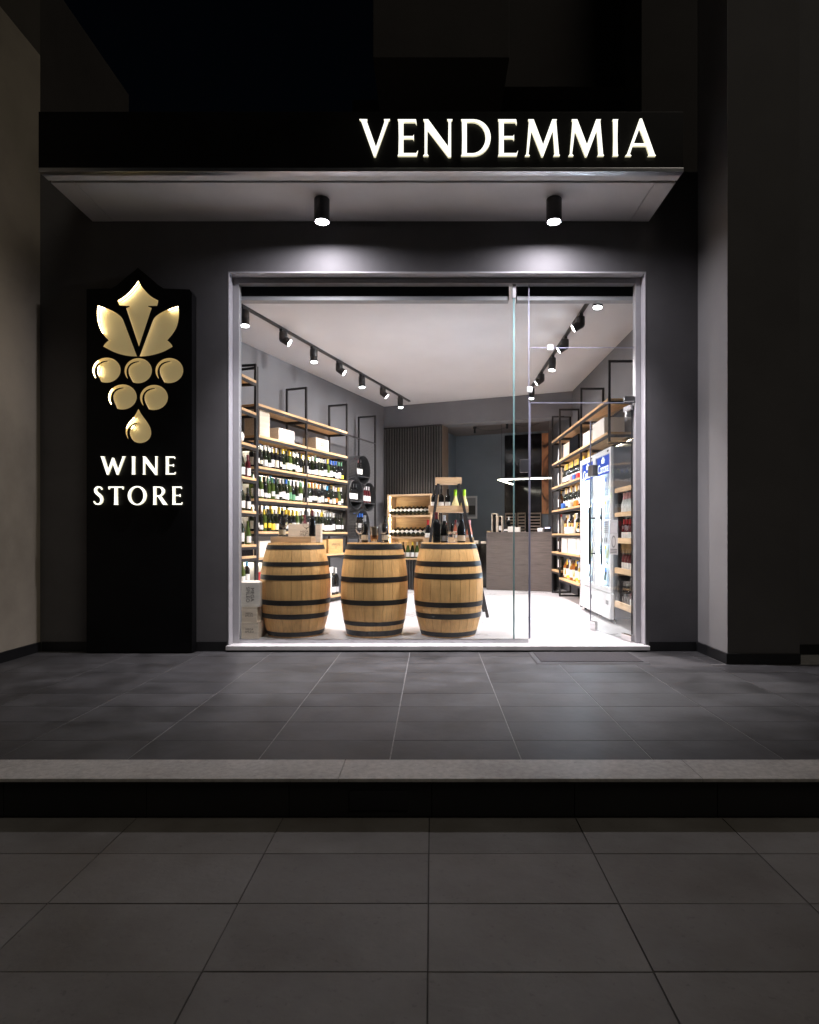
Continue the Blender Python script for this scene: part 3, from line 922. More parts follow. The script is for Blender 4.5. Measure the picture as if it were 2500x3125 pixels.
wallbox("wall_rear_left", CORN, BANG, 0.6, 0.75, 0.3185, 1.949, FLZ, 3.0995, "rear_wall")
# inner lining of the shop front
struct("wall_front_inner", MB().box(-3.4, OX0, 5.601, 5.61, FLZ, CEZ).box(OX1, 2.33, 5.601, 5.61, FLZ, CEZ), "shop_wall")

def frame_mat(origin, rz):
    return Matrix.Translation(Vector(origin)) @ Matrix.Rotation(rz, 4, 'Z')

# slatted wall panel
sl = thing("slatted_panel", "dark vertical slat panel on the back wall above the oak wine cabinet", "wall panel", CORN, BANG)
MB().box(0.02, 1.14, -0.012, -0.001, FLZ, 2.975).build("backing", "slat_backing", sl)
sme = MB().box(-0.010, 0.010, -0.045, -0.0125, FLZ + 0.005, 2.97).mesh("slat", bevel=0.002)
for i in range(22):
    link("slat", sme, "slat_dark", sl, (0.036 + i * 0.0515, 0, 0))
MB().box(0.01, 1.15, -0.046, -0.0005, 2.9755, 2.99).build("top_rail", "black_metal", sl)

# ================================================================== TRACK LIGHTS
def track(p0, p1, lab):
    t = thing("light_track", lab, "light track", p0, 0)
    p0, p1 = Vector(p0), Vector(p1)
    MB().bar((0, 0, -0.012), p1 - p0 + Vector((0, 0, -0.012)), 0.036, 0.0235).build("rail", "spot_black", t)
    return t
LT0, LT1 = Vector((-2.10, 5.90, CEZ)), Vector((-0.395, 10.81, CEZ))
RT0, RT1 = Vector((1.59, 5.72, CEZ)), Vector((1.60, 9.80, CEZ))
track(LT0, LT1, "black ceiling track running above the left wine rack")
track(RT0, RT1, "black ceiling track running above the right rack and the coolers")
body_me = MB().lathe([(0, 0), (0.046, 0), (0.048, -0.003), (0.048, -0.092), (0.046, -0.095), (0, -0.095)], 20).mesh("body", smooth=True)
lens_body = MB().lathe([(0, 0.02), (0.044, 0.02), (0.046, 0.016), (0.046, -0.085), (0.041, -0.085), (0.039, -0.074), (0, -0.074)], 20).mesh("lens_tube", smooth=True)
lens_me = MB().lathe([(0, -0.080), (0.0405, -0.080), (0.0405, -0.085), (0.03, -0.090), (0, -0.093)], 18).mesh("lens", smooth=True)
adapt_me = MB().box(-0.018, 0.018, -0.055, 0.055, -0.046, -0.0245).mesh("adapter", bevel=0.002)
def head(p, aim, lab, energy, size, grp, rz=0):
    t = thing("track_spotlight", lab, "spotlight", (p[0], p[1], CEZ), rz, grp)
    link("adapter", adapt_me, "spot_black", t)
    link("body", body_me, "spot_black", t, (0, 0, -0.0465))
    pivot = Vector((p[0], p[1], CEZ - 0.125))
    d = (Vector(aim) - pivot).normalized()
    q = d.to_track_quat('-Z', 'Y')
    dl = Matrix.Rotation(-rz, 3, 'Z') @ d
    ql = dl.to_track_quat('-Z', 'Y')
    lt = link("lens_tube", lens_body, "spot_black", t, (0, 0, -0.125), ql.to_euler())
    link("lens", lens_me, "spot_lens", lt)
    ld = bpy.data.lights.new("track_beam", 'SPOT')
    ld.energy = energy; ld.spot_size = R(size); ld.spot_blend = 0.55; ld.shadow_soft_size = 0.034
    ld.color = (1.0, 0.925, 0.93)
    lo = bpy.data.objects.new("beam", ld); COL.objects.link(lo)
    lo.parent = lt; lo.location = (0, 0, -0.100)
lus = [6.34, 7.02, 7.67, 8.31, 8.98, 9.70, 10.40]
for i, y in enumerate(lus):
    x = LT0.x + (LT1.x - LT0.x) * (y - LT0.y) / (LT1.y - LT0.y)
    if i % 2 == 0:
        aim = (x + 0.22, y - 0.30, 0.0)
    else:
        aim = (1.95, y + 0.15, 1.0)
    nearest = ("nearest to", "second nearest to", "third nearest to", "fourth nearest to", "fifth nearest to", "sixth nearest to", "farthest from")[i]
    head((x, y), aim, "black spotlight on the left ceiling track, %s the window" % nearest, LE, 78, "left track spotlights", LANG - R(90))
for i, y in enumerate([5.83, 6.53, 7.29, 8.05, 8.86, 9.72]):
    aim = (-1.75 + 0.37 * (y - 7.3), y + 0.9, 1.35) if i in (1, 2, 4) else (1.25, y - 0.35, 0.0)
    nearest = ("nearest to", "second nearest to", "third nearest to", "fourth nearest to", "fifth nearest to", "farthest from")[i]
    head((1.592, y), aim, "black spotlight on the right ceiling track, %s the window" % nearest, RE, 78, "right track spotlights")

# ================================================================== BOTTLES
PROF = {
 "bordeaux": [(0, .004), (.030, 0), (.0355, .004), (.0360, .010), (.0360, .172), (.0345, .186), (.026, .203), (.0170, .214), (.0142, .226), (.0135, .268), (.0155, .269), (.0155, .283), (.0, .284)],
 "burgundy": [(0, .004), (.032, 0), (.0385, .004), (.0390, .010), (.0390, .118), (.0365, .142), (.0285, .176), (.0195, .208), (.0152, .232), (.0138, .268), (.0155, .269), (.0155, .283), (.0, .284)],
 "flute": [(0, .004), (.030, 0), (.0345, .004), (.0350, .010), (.0350, .105), (.0320, .150), (.0240, .205), (.0160, .250), (.0135, .290), (.0150, .291), (.0150, .305), (.0, .306)],
 "sparkling": [(0, .004), (.036, 0), (.0430, .005), (.0440, .012), (.0440, .120), (.0410, .148), (.0300, .188), (.0200, .222), (.0160, .255), (.0165, .278), (.0180, .280), (.0175, .300), (.0, .303)],
 "spirit": [(0, .004), (.036, 0), (.0415, .004), (.0420, .010), (.0420, .165), (.0380, .185), (.0230, .200), (.0165, .212), (.0150, .240), (.0165, .241), (.0165, .266), (.0, .267)],
 "carafe": [(0, .004), (.042, 0), (.0510, .006), (.0540, .035), (.0500, .075), (.0370, .120), (.0240, .160), (.0180, .200), (.0175, .255), (.0190, .256), (.0190, .270), (.0, .271)],
}
CAPZ = {"bordeaux": .222, "burgundy": .226, "flute": .246, "sparkling": .215, "spirit": .232, "carafe": .195}
LABZ = {"bordeaux": (.030, .120), "burgundy": (.022, .100), "flute": (.025, .100), "sparkling": (.030, .105), "spirit": (.040, .145), "carafe": (.02, .06)}

def rad(prof, z):
    for (r0, z0), (r1, z1) in zip(prof[1:-1], prof[2:]):
        if z0 <= z <= z1 and z1 > z0:
            return r0 + (r1 - r0) * (z - z0) / (z1 - z0)
    return prof[-2][0]
BM = {}
for k, pr in PROF.items():
    body = MB().lathe(pr, 14).mesh("body", smooth=True, angle=60)
    top = pr[-1][1]
    zc = CAPZ[k]
    cp = [(rad(pr, zc) + .0008, zc), (rad(pr, (zc + pr[-3][1]) / 2) + .0009, (zc + pr[-3][1]) / 2)] + [(r + .0009, z) for r, z in pr if z > (zc + pr[-3][1]) / 2 + .002 and r > 0] + [(0, top + .0012)]
    caps = MB().lathe(cp, 12).mesh("capsule", smooth=True, angle=50)
    labs = []
    for (za, zb, half) in ((LABZ[k][0], LABZ[k][1], 78), (LABZ[k][0] + .018, LABZ[k][1] - .012, 60), (LABZ[k][0] - .004, LABZ[k][0] + .05, 85)):
        prof = [(rad(pr, za + (zb - za) * t / 3) + .0007, za + (zb - za) * t / 3) for t in range(4)]
        labs.append(MB().lathe(prof, 8, None, R(-90 - half), R(-90 + half)).mesh("label", smooth=True))
    BM[k] = (body, caps, labs)

def bottle(kind, Mx, x, y, z, glass, cap, lab, label, group=None, lv=0, rz=None, scale=1.0, name="wine_bottle", cat="bottle", tilt=None):
    body, caps, labs = BM[kind]
    t = thing(name, label, cat, (0, 0, 0), 0, group)
    rz = random.uniform(-.30, .30) if rz is None else rz
    m = Mx @ Matrix.Translation((x, y, z + .0006)) @ Matrix.Rotation(rz, 4, 'Z')
    if tilt is not None:
        m = Mx @ Matrix.Translation((x, y, z)) @ tilt
    t.matrix_world = m @ Matrix.Scale(scale, 4)
    link("glass_body", body, GLASS[glass], t, own=True)
    if cap:
        link("capsule", caps, PAPER[cap], t, own=True)
    if lab:
        link("label", labs[lv], PAPER[lab], t, own=True)
    return t

def row(Mx, z, xs, y, kinds, place, group, rowname, name="wine_bottle", scale=None):
    """kinds: list of (kind, glass, cap, lab, lv) as long as xs; labels count from the left"""
    for i, (x, kd) in enumerate(zip(xs, kinds)):
        k, g_, c, l, lv = kd
        capw = {"sparkling": "foil"}.get(k, "cap")
        words = "%s bottle, %s %s, %s from left, %s%s" % (g_, c or "bare", capw if c else "neck", ORD[i + 1], rowname + ", " if rowname else "", place)
        bottle(k, Mx, x + random.uniform(-.006, .006), y + random.uniform(-.008, .008), z, g_, c, l, words, group, lv,
               scale=(scale or 1.0) * random.uniform(.97, 1.03), name=name)

# ================================================================== RACKS
def rack_posts(t, posts, depth, z0, z1, s=0.026, back=True, foot=False):
    for x, za, zb in posts:
        MB().box(x - s / 2, x + s / 2, 0, s, za, zb).build("post", "rack_steel", t, bevel=0.002)
        if back:
            MB().box(x - s / 2, x + s / 2, depth - s, depth, za, zb).build("post", "rack_steel", t, bevel=0.002)
        MB().box(x - s / 2, x + s / 2, s + .0005, depth - s - .0005, zb - s, zb - .0005).build("top_bar", "rack_steel", t, bevel=0.002)
        if foot:
            MB().box(x - s / 2, x + s / 2, s + .0005, depth - s - .0005, za + 0.001, za + s).build("foot_bar", "rack_steel", t, bevel=0.002)

def rack_shelf(t, x0, x1, depth, z, wood="oak_shelf", led=None, s=0.026, wt=0.028, reach=0.060):
    """oak board on a steel frame; light strip under the rear edge"""
    a, b = x0 + s / 2 + .001, x1 - s / 2 - .001
    sh = MB().box(a, b, -0.004, depth + (reach if led else -.004), z - wt, z).build("shelf", wood, t, bevel=0.0015)
    MB().box(a, b, 0.0, 0.018, z - wt - .032, z - wt - .0005).build("front_rail", "rack_steel", sh)
    MB().box(a, b, depth - .022, depth - .004, z - wt - .032, z - wt - .0005).build("back_rail", "rack_steel", sh)
    MB().box(a, a + .018, .0185, depth - .0225, z - wt - .032, z - wt - .0005).build("side_rail", "rack_steel", sh)
    MB().box(b - .018, b, .0185, depth - .0225, z - wt - .032, z - wt - .0005).build("side_rail", "rack_steel", sh)
    if led:
        # strip on the rear of the back rail, washing the wall behind the bottles
        MB().box(a + .02, b - .02, depth - .0035, depth + .003, z - wt - .031, z - wt - .009).build("light_strip", led, sh)
    return sh

# ---------------- main left rack
P0 = Vector((-2.047, 7.173, 0))
ML = frame_mat(P0, LANG)
DEPL = 0.33
lr = thing("wine_rack", "long black steel rack with oak shelves and rows of lit bottles, left wall", "rack", P0, LANG)
rack_posts(lr, [(0, FLZ, 3.0), (1.054, FLZ, 3.0), (2.171, FLZ, 3.0)], DEPL, FLZ, 3.0)
for (a, b) in ((0, 1.054), (1.054, 2.171)):
    for z, led in ((2.57, None), (2.20, "shelf_led"), (1.83, "shelf_led"), (1.45, "shelf_led"), (1.06, None), (0.75, "shelf_led"), (0.14, None)):
        rack_shelf(lr, a, b, DEPL, z, led=led)
MB().box(1.07, 2.155, DEPL - .02, DEPL - .008, 0.16, 0.70).build("back_panel", "drum_steel", lr)

CAPS_TOP1 = ["white", "blue", "white", "blue", "white", "white", "grey", "white", "yellow", "yellow", "gold"]
def mk(n, kindw, glassw, capw, labw):
    return [(random.choice(kindw), random.choice(glassw), random.choice(capw), random.choice(labw), random.choice((0, 0, 1, 2))) for _ in range(n)]
def xs_(a, b, n):
    return [a + (b - a) * (i + .5) / n for i in range(n)]

specs = [
 # z, bay, caps front, caps back
 (1.83, 0, ["white", "white", "white", "white", "white", "white", "black", "yellow", "black", "yellow", "white"],
           ["blue", "white", "blue", "blue", "white", "yellow", "yellow", "yellow", "white"], ["white", "white", "white", "white", "white", "cream"]),
 (1.83, 1, ["yellow", "yellow", "white", "green", "white", "cream", "silver", "yellow", "blue", "blue", "blue"],
           ["yellow", "white", "yellow", "white", "white", "blue", "silver", "blue"], ["white", "white", "cream", "yellow", "white", "white"]),
 (1.45, 0, ["black", "green", "black", "green", "green", "black", "white", "silver", "blue", "green", "black"],
           ["green", "green", "black", "yellow", "white", "light blue", "blue", "green", "black"], ["white", "white", "white", "cream", "white", "green"]),
 (1.45, 1, ["green", "yellow", "orange", "gold", "orange", "black", "white", "light blue", "black", "white", "white"],
           ["green", "yellow", "gold", "orange", "white", "white", "black", "white"], ["white", "orange", "white", "cream", "white", "white"]),
 (1.06, 0, ["orange", "brown", "yellow", "black", "yellow", "white", "yellow", "yellow", "yellow", "yellow", "yellow"],
           ["gold", "blue", "brown", "blue", "gold", "yellow", "white", "yellow", "yellow"], ["white", "white", "yellow", "white", "cream", "white"]),
 (1.06, 1, ["black", "silver", "grey", "silver", "grey", "yellow", "white", "silver", "white", "white", "black"],
           ["silver", "grey", "black", "gold", "white", "white", "silver", "white"], ["white", "white", "white", "white", "white", "cream"]),
]
SHN = {1.83: "upper", 1.45: "middle", 1.06: "lower"}
for z, bay, cf, cb, labs in specs:
    a, b = ((0.03, 1.02), (1.085, 2.14))[bay]
    place = "%s shelf, left rack %s bay" % (SHN[z], ("near", "far")[bay])
    grp = "bottles on the left rack"
    cf = cf + [random.choice(cf) for _ in range(2)]
    cb = cb + [random.choice(cb) for _ in range(3)]
    kf = [(random.choice(("bordeaux", "bordeaux", "burgundy")), random.choice(("black", "dark green", "dark green", "black") + (("green",) if c in ("green", "yellow") else ())), c,
           random.choice(labs), random.choice((0, 0, 1, 2))) for c in cf]
    kb = [(random.choice(("bordeaux", "flute", "bordeaux")), random.choice(("dark green", "black", "green")), c, random.choice(labs), 0) for c in cb]
    row(ML, z, xs_(a, b, len(cf)), 0.070, kf, place, grp, "front", scale=.96)
    row(ML, z, xs_(a + .04, b - .04, len(cb)), 0.165, kb, place, grp, "rear", scale=1.03)

# crates on the racks
def crate(Mx, x0, x1, y0, y1, z0, z1, m, label, text=None, group=None, tsize=0.03, lid=True, rz=0, name="wine_crate", cat="crate", vertical=False):
    t = thing(name, label, cat, (0, 0, 0), 0, group)
    t.matrix_world = Mx @ Matrix.Translation(((x0 + x1) / 2, (y0 + y1) / 2, z0)) @ Matrix.Rotation(rz, 4, 'Z')
    hx, hy, h = (x1 - x0) / 2, (y1 - y0) / 2, z1 - z0
    lt = 0.008 if lid else 0
    MB().box(-hx, hx, -hy, hy, 0.0008, h - lt - .0004).build("box_body", m, t, bevel=0.003)
    if lid:
        MB().box(-hx - .001, hx + .001, -hy - .001, hy + .001, h - lt, h).build("lid", m, t, bevel=0.002)
    if text:
        me = text_mesh(text, tsize, 1.05, 0.9)
        link("lettering", me, "crate_print", t, (0, -hy - .0012, h * .5), (R(90), R(90) if vertical else 0, 0))
    return t
crate(ML, 0.10, 0.30, 0.05, 0.27, 2.2005, 2.535, "crate_pine", "tall pale wooden case beside the post on the upper left rack", lid=False)
crate(ML, 0.46, 0.80, 0.03, 0.25, 2.2005, 2.36, "crate_pale", "low pale wine crate on the upper left rack, nearer the window")
crate(ML, 1.33, 1.67, 0.03, 0.25, 2.2005, 2.37, "crate_pine", "stencilled wine crate on the upper left rack, farther bay", "MEGA\nSPILEO", tsize=0.035)
crate(ML, 0.06, 0.52, 0.02, 0.28, 0.7505, 0.945, "crate_pale", "pale wide crate low on the left rack beside the nearest barrel")
crate(ML, 1.22, 1.60, 0.03, 0.28, 0.7505, 0.95, "crate_amber", "amber wine crate low on the left rack, nearer of two", "PINOT", tsize=0.05)
crate(ML, 1.66, 2.08, 0.03, 0.28, 0.7505, 0.96, "crate_amber", "amber wine crate low on the left rack, farther of two", "AMARONE\nO", tsize=0.05)
# bottles low on the left rack
bottle("bordeaux", ML, 0.15, 0.10, 0.1405, "dark red", "red", "white", "red capped bottle low on the left rack beside the nearest barrel", scale=1.5, rz=0)
crate(ML, 1.72, 1.79, 0.05, 0.15, 0.1405, 0.55, "stone_white_box", "slim white bottle carton on the bottom left shelf between two barrels", lid=False, name="bottle_carton", cat="carton")
crate(ML, 1.50, 1.66, 0.05, 0.15, 0.1405, 0.36, "stone_white_box", "squat white carton on the bottom left shelf between two barrels", lid=False, name="bottle_carton", cat="carton")
bottle("bordeaux", ML, 1.86, 0.09, 0.1405, "black", "white", "white", "black bottle with white cap, bottom left shelf, nearer of two", scale=1.45, rz=0, lv=2)
bottle("bordeaux", ML, 1.98, 0.10, 0.1405, "black", "white", "silver", "black bottle with white cap, bottom left shelf, farther of two", scale=1.38, rz=0, lv=2)

# ---------------- near narrow unit by the window
U2 = math.atan2(0.9796, 0.2012)
PN = Vector((-2.03, 7.06, 0))
MN = frame_mat(PN, U2)
nr = thing("wine_rack", "narrow black steel rack at the window's left edge holding large bottles", "rack", PN, U2)
rack_posts(nr, [(-0.98, FLZ, 3.0), (-0.353, FLZ, 3.0), (0.0, FLZ, 3.0)], 0.32, FLZ, 3.0)
for (a, b) in ((-0.98, -0.353), (-0.353, 0.0)):
    for z, led in ((2.80, None), (2.43, None), (2.05, "shelf_led"), (1.67, "shelf_led"), (1.29, "shelf_led"), (0.91, None), (0.78, None), (0.46, None)):
        rack_shelf(nr, a, b, 0.32, z, led=led)
    MB().box(a + .03, b - .03, 0.28, 0.29, 0.70, 0.706).build("light_strip", "shelf_led", nr)
for z, nm, sp in ((1.67, "top", [("burgundy", "green", None, "white"), ("sparkling", "dark green", "black", "white"), ("bordeaux", "dark red", "wine red", "white")]),
                  (1.29, "second", [("sparkling", "black", "black", "white"), ("sparkling", "dark green", "grey", "white"), ("bordeaux", "black", "black", "white")]),
                  (0.91, "third", [("bordeaux", "black", "silver", "white"), ("bordeaux", "dark green", "white", "white"), ("burgundy", "green", None, "white")])):
    for i, (k, gl_, cp, lb) in enumerate(sp):
        bottle(k, MN, -0.285 + i * 0.105, 0.07 + 0.03 * (i % 2), z, gl_, cp, lb, "%s bottle, %s from left, %s bottle shelf of the narrow rack" % (gl_, ORD[i + 1], nm),
               "bottles on the narrow rack", 0, rz=0, scale=(1.0, 1.08, 0.92)[i] * 1.02)
for i, (k, gl_, cp, lb) in enumerate([("burgundy", "black", "silver", "white"), ("burgundy", "green", None, "white"), ("bordeaux", "black", "light blue", "white")]):
    bottle(k, MN, -0.30 + i * 0.10, 0.07, 0.4605, gl_, cp, lb, "%s bottle with %s, low shelf of the narrow rack above the crates" % (gl_, (cp + " cap") if cp else "bare neck"),
           "bottles on the narrow rack", 0, rz=0, scale=.92)
crate(MN, -0.31, -0.04, 0.02, 0.25, 0.7805, 0.875, "gloss_black", "dark glossy presentation box in the narrow rack by the window", lid=False, name="presentation_box", cat="box")
gb = thing("stone_ornament", "small pale round ornament on the upper narrow rack", "ornament", (0, 0, 0))
gb.matrix_world = MN @ Matrix.Translation((-0.27, 0.10, 2.0506))
MB().lathe([(0, 0), (.04, 0), (.075, .03), (.085, .07), (.07, .115), (.03, .14), (0, .145)], 16).build("bowl", "stone_white_box", gb, smooth=True)

# crates stacked on the floor by the glass
MI = Matrix.Identity(4)
crate(MI, -1.775, -1.615, 5.665, 5.99, FLZ, 0.205, "crate_pine", "wine crate at the bottom of the stack left of the barrels", "MEGA\nSPILEO", tsize=0.026)
crate(MI, -1.768, -1.625, 5.675, 5.98, 0.2055, 0.345, "crate_pine", "wine crate in the middle of the stack left of the barrels", "MEGA\nSPILEO", tsize=0.024, rz=R(-1.5))
crate(MI, -1.800, -1.610, 5.69, 5.95, 0.3462, 0.575, "crate_pale", "pale upright crate on top of the stack left of the barrels", "MEGA\nSPILEO", tsize=0.046, vertical=True, lid=False, rz=R(3))

# ---------------- mesh panel with round niches
mp = thing("mesh_display", "black expanded metal panel carrying four round bottle niches on the left wall", "display rack", P0 + U * 2.171, LANG)
PWD = 0.963
MB().box(0.014, 0.03, 0, 0.02, FLZ, 2.54).build("frame_bar", "rack_steel", mp)
rack_posts(mp, [(PWD, FLZ, 3.0)], DEPL, FLZ, 3.0)
MB().box(0.031, PWD - .014, 0, 0.02, 2.52, 2.54).build("frame_bar", "rack_steel", mp)
MB().box(0.031, PWD - .014, 0, 0.02, FLZ + .02, FLZ + .04).build("frame_bar", "rack_steel", mp)
mesh = MB()
DX, DZ = 0.042, 0.024
drums = [(0.503, 2.044), (0.261, 1.644), (0.707, 1.632), (0.476, 1.186)]
RD = 0.2325
cols = int((PWD - .05) / DX) + 1
rows_ = int((2.52 - .09) / DZ) + 1
for j in range(rows_):
    for i in range(cols):
        x = 0.032 + i * DX + (DX / 2 if j % 2 else 0)
        z = 0.09 + j * DZ
        xa, xb = x - DX / 2 + .001, x + DX / 2 - .001
        if xa < .031 or xb > PWD - .014:
            continue
        if any((x - dx) ** 2 + (z - dz) ** 2 < (RD + .012) ** 2 for dx, dz in drums):
            continue
        for p, q in (((xa, z), (x, z + DZ / 2)), ((x, z + DZ / 2), (xb, z))):
            w = 0.0042
            mesh._add([(p[0], .008, p[1] - w), (q[0], .008, q[1] - w), (q[0], .011, q[1] + w), (p[0], .011, p[1] + w)], [(0, 1, 2, 3)])
ms = mesh.build("expanded_mesh", "expanded_metal", mp)
ms["kind"] = "stuff"
nams = ["topmost", "left", "right", "lowest"]
for di, (dx, dz) in enumerate(drums):
    Mo = Matrix.Translation((dx, 0, dz)) @ Matrix.Rotation(R(-90), 4, 'X')     # local z -> +y (into the wall)
    d = MB().lathe([(RD - .004, -.012), (RD, -.012), (RD, .27), (RD - .004, .27)], 40, Mo).lathe([(RD - .004, -.012), (RD - .004, .262), (0, .262)], 40, Mo).build("niche", "drum_steel", mp, smooth=True)
    zs = -0.098
    hw = math.sqrt(RD ** 2 - zs ** 2) - .008
    MB().box(dx - hw, dx + hw, -0.008, 0.25, dz + zs - .012, dz + zs).build("niche_shelf", "drum_steel", d)
    Md = frame_mat(P0 + U * 2.171, LANG)
    combos = [[("bordeaux", "black", "wine red", "white"), ("bordeaux", "black", "wine red", "white"), ("bordeaux", "black", "black", "white")],
              [("bordeaux", "black", "black", "white")] * 4, [("bordeaux", "dark red", "silver", "white")] * 4, [("bordeaux", "black", "blue", "white")] * 4][di]
    for i, (k, gl_, cp, lb) in enumerate(combos):
        bottle(k, Md, dx - 0.155 + i * 0.084, 0.055, dz + zs, gl_, cp, lb, "%s bottle with %s cap, %s from left in the %s round niche" % (gl_, cp, ORD[i + 1], nams[di]),
               "bottles in the round niches", 0, rz=0, scale=.95)

# ================================================================== OAK CABINET WITH LYING BOTTLES
co = CORN - U * 0.40
MC = frame_mat(co, BANG)
cab = thing("wine_cabinet", "warm lit oak cabinet with bottles lying in rows against the slatted wall", "cabinet", co, BANG)
x0, x1, dd = 0.245, 1.10, 0.35
MB().box(x0, x0 + .03, 0, dd, 0.58, 1.735).build("side_panel", "oak_panel", cab, bevel=0.002)
MB().box(x1 - .03, x1, 0, dd, 0.58, 1.735).build("side_panel", "oak_panel", cab, bevel=0.002)
MB().box(x0 + .0305, x1 - .0305, 0.001, dd, 1.705, 1.7345).build("top_panel", "oak_panel", cab, bevel=0.002)
MB().box(x0 + .0305, x1 - .0305, dd - .02, dd, 0.61, 1.7045).build("back_panel", "oak_panel", cab)
for z in (1.335, 0.955, 0.58):
    MB().box(x0 + .0305, x1 - .0305, 0.0, dd - .021, z, z + .028).build("shelf", "oak_panel", cab, bevel=0.002)
for za, zb in ((1.37, 1.70), (0.99, 1.33), (0.62, 0.95)):
    MB().box(x0 + .031, x0 + .036, 0.055, 0.061, za, zb).build("light_strip", "cabinet_led", cab)
MB().box(x0 + .05, x1 - .05, 0.05, dd - .02, FLZ, 0.578).build("plinth", "slat_backing", cab)
psl = MB().box(-.013, .013, 0.02, 0.049, FLZ + .003, 0.575).mesh("slat", bevel=.002)
for i in range(15):
    link("slat", psl, "slat_dark", cab, (x0 + .07 + i * .051, 0, 0))
for zi, (z, n) in enumerate(((1.363, 10), (0.983, 9))):
    for i in range(n):
        x = x0 + .08 + i * (x1 - x0 - .16) / (n - 1)
        # lying with the base towards the room, neck rising to the back
        tl = Matrix.Rotation(R(18), 4, 'Y') @ Matrix.Rotation(R(-64), 4, 'X') @ Matrix.Rotation(R(0), 4, 'Z')
        bottle("bordeaux", MC, x - .03, 0.035, z + .042, "dark green", "black", "white", "lying dark bottle, %s from left, %s row of the oak cabinet" % (ORD[i + 1], ("upper", "lower")[zi]),
               "bottles lying in the oak cabinet", 0, tilt=tl)
for i, (c, l) in enumerate((("silver", "white"), ("black", "white"), ("brown", "white"), ("gold", "white"), ("yellow", "white"), ("white", "white"), ("cream", "white"), ("white", "white"))):
    bottle("burgundy", MC, x0 + .11 + i * .088, 0.07, 0.6085, ("dark green", "green")[i % 2], c, l, "%s capped bottle, %s from left, bottom of the oak cabinet" % (c, ORD[i + 1]),
           "bottles standing in the oak cabinet", 0, rz=0)

# ================================================================== BARRELS
STN = 22
def barrel(x, y, label, hoops, rb, spin):
    t = thing("wine_barrel", label, "barrel", (x, y, FLZ), spin, "oak barrels behind the window")
    H = 0.893
    re = 0.262
    def rr(z):
        u = (z / H - 0.5) * 2
        return re + (rb - re) * (1 - abs(u) ** 2.1)
    seg = 10
    mb = MB()
    ha = math.pi / STN - 0.0016 / rb
    vs = []
    for k in range(seg + 1):
        z = H * k / seg
        r = rr(z)
        for a, dr in ((-ha, 0), (0, 0.0004), (ha, 0), (ha, -.022), (-ha, -.022)):
            vs.append(((r + dr) * math.cos(a), (r + dr) * math.sin(a), z))
    fs = []
    for k in range(seg):
        for i in range(5):
            j = (i + 1) % 5
            fs.append((k * 5 + i, k * 5 + j, k * 5 + 5 + j, k * 5 + 5 + i))
    fs.append((4, 3, 2, 1, 0)); fs.append(tuple(seg * 5 + i for i in range(5)))
    mb._add(vs, fs)
    me = mb.mesh("stave", smooth=True, angle=40)
    for i in range(STN):
        o = link("stave", me, "barrel_oak", t, None, (0, 0, 2 * math.pi * i / STN))
    for za, zb in hoops:
        z0, z1 = H * (1 - zb), H * (1 - za)
        e = 0.0025
        MB().lathe([(rr(z0) - .002, z0), (rr(z0) + e, z0), (rr((z0 + z1) / 2) + e, (z0 + z1) / 2), (rr(z1) + e, z1), (rr(z1) - .002, z1)], 48).build("hoop", "hoop_iron", t, smooth=True, angle=50)
    hd = MB().lathe([(0, H - .030), (re - .022, H - .030), (re - .022, H - .012), (0, H - .012)], 32).build("head", "barrel_head", t)
    return t
BY = 5.97
barrel(-1.333, BY, "oak barrel nearest the crates, under the stencilled wine box", [(.022, .068), (.20, .245), (.335, .388), (.598, .652), (.745, .797), (.938, .985)], 0.338, 0.1)
barrel(-0.562, BY, "middle oak barrel with a chrome ice bucket on top", [(.012, .070), (.128, .170), (.358, .413), (.600, .652), (.828, .872), (.925, .982)], 0.327, 0.35)
barrel(0.163, BY, "oak barrel nearest the door, in front of the ladder display", [(.012, .062), (.193, .245), (.322, .378), (.620, .672), (.742, .797), (.940, .987)], 0.338, 0.6)
BT = FLZ + 0.893

# ---------------- wine glass
gp = [(0, .001), (.030, .0), (.034, .002), (.030, .004), (.006, .008), (.0035, .02), (.0032, .07), (.006, .078), (.020, .086), (.036, .104), (.0425, .128), (.0400, .158), (.0330, .193),
      (.0322, .193), (.0392, .158), (.0416, .128), (.035, .105), (.019, .0875), (0, .081)]
glass_me = MB().lathe(gp, 20).mesh("glass", smooth=True, angle=60)
def wineglass(x, y, z, label, s=1.0):
    o = link("wine_glass", glass_me, "crystal", None, (x, y, z + .0008))
    o.scale = (s, s, s)
    tag(o, label, "wine glass", "wine glasses on the barrels")

# barrel near crates: flat box, stencilled box, bottles and glasses
def tray_box(cx, cy, z, w, d, h, label, m="oak_shelf", name="wooden_box"):
    t = thing(name, label, "box", (cx, cy, z + .0006))
    MB().box(-w / 2, w / 2, -d / 2, d / 2, 0, h).build("box_body", m, t, bevel=.002)
    return t
tray_box(-1.34, 5.90, BT, 0.385, 0.22, 0.060, "flat oak box lying on the barrel nearest the crates", "oak_panel")
crate(MI, -1.425, -1.105, 6.05, 6.16, BT + .001, BT + .185, "crate_pine", "stencilled wine box standing on the barrel nearest the crates", "MEGA\nSPILEO", tsize=.030, lid=False)
B1 = BT + .0612
bottle("burgundy", MI, -1.455, 5.93, B1, "black", "black", "cream", "black bottle left of the stencilled box on the barrel", None, 2, rz=0, scale=.88)
bottle("bordeaux", MI, -1.165, 5.94, B1, "black", "wine red", None, "black bottle with wine red cap right of the stencilled box", None, 0, rz=0, scale=.90)
bottle("bordeaux", MI, -1.30, 6.215, BT + .001, "dark red", "wine red", "white", "wine red capped bottle standing behind the stencilled box", None, 0, rz=0, scale=.98)
wineglass(-1.425, 5.86, B1, "empty wine glass on the flat oak box, left of the stencil", .95)
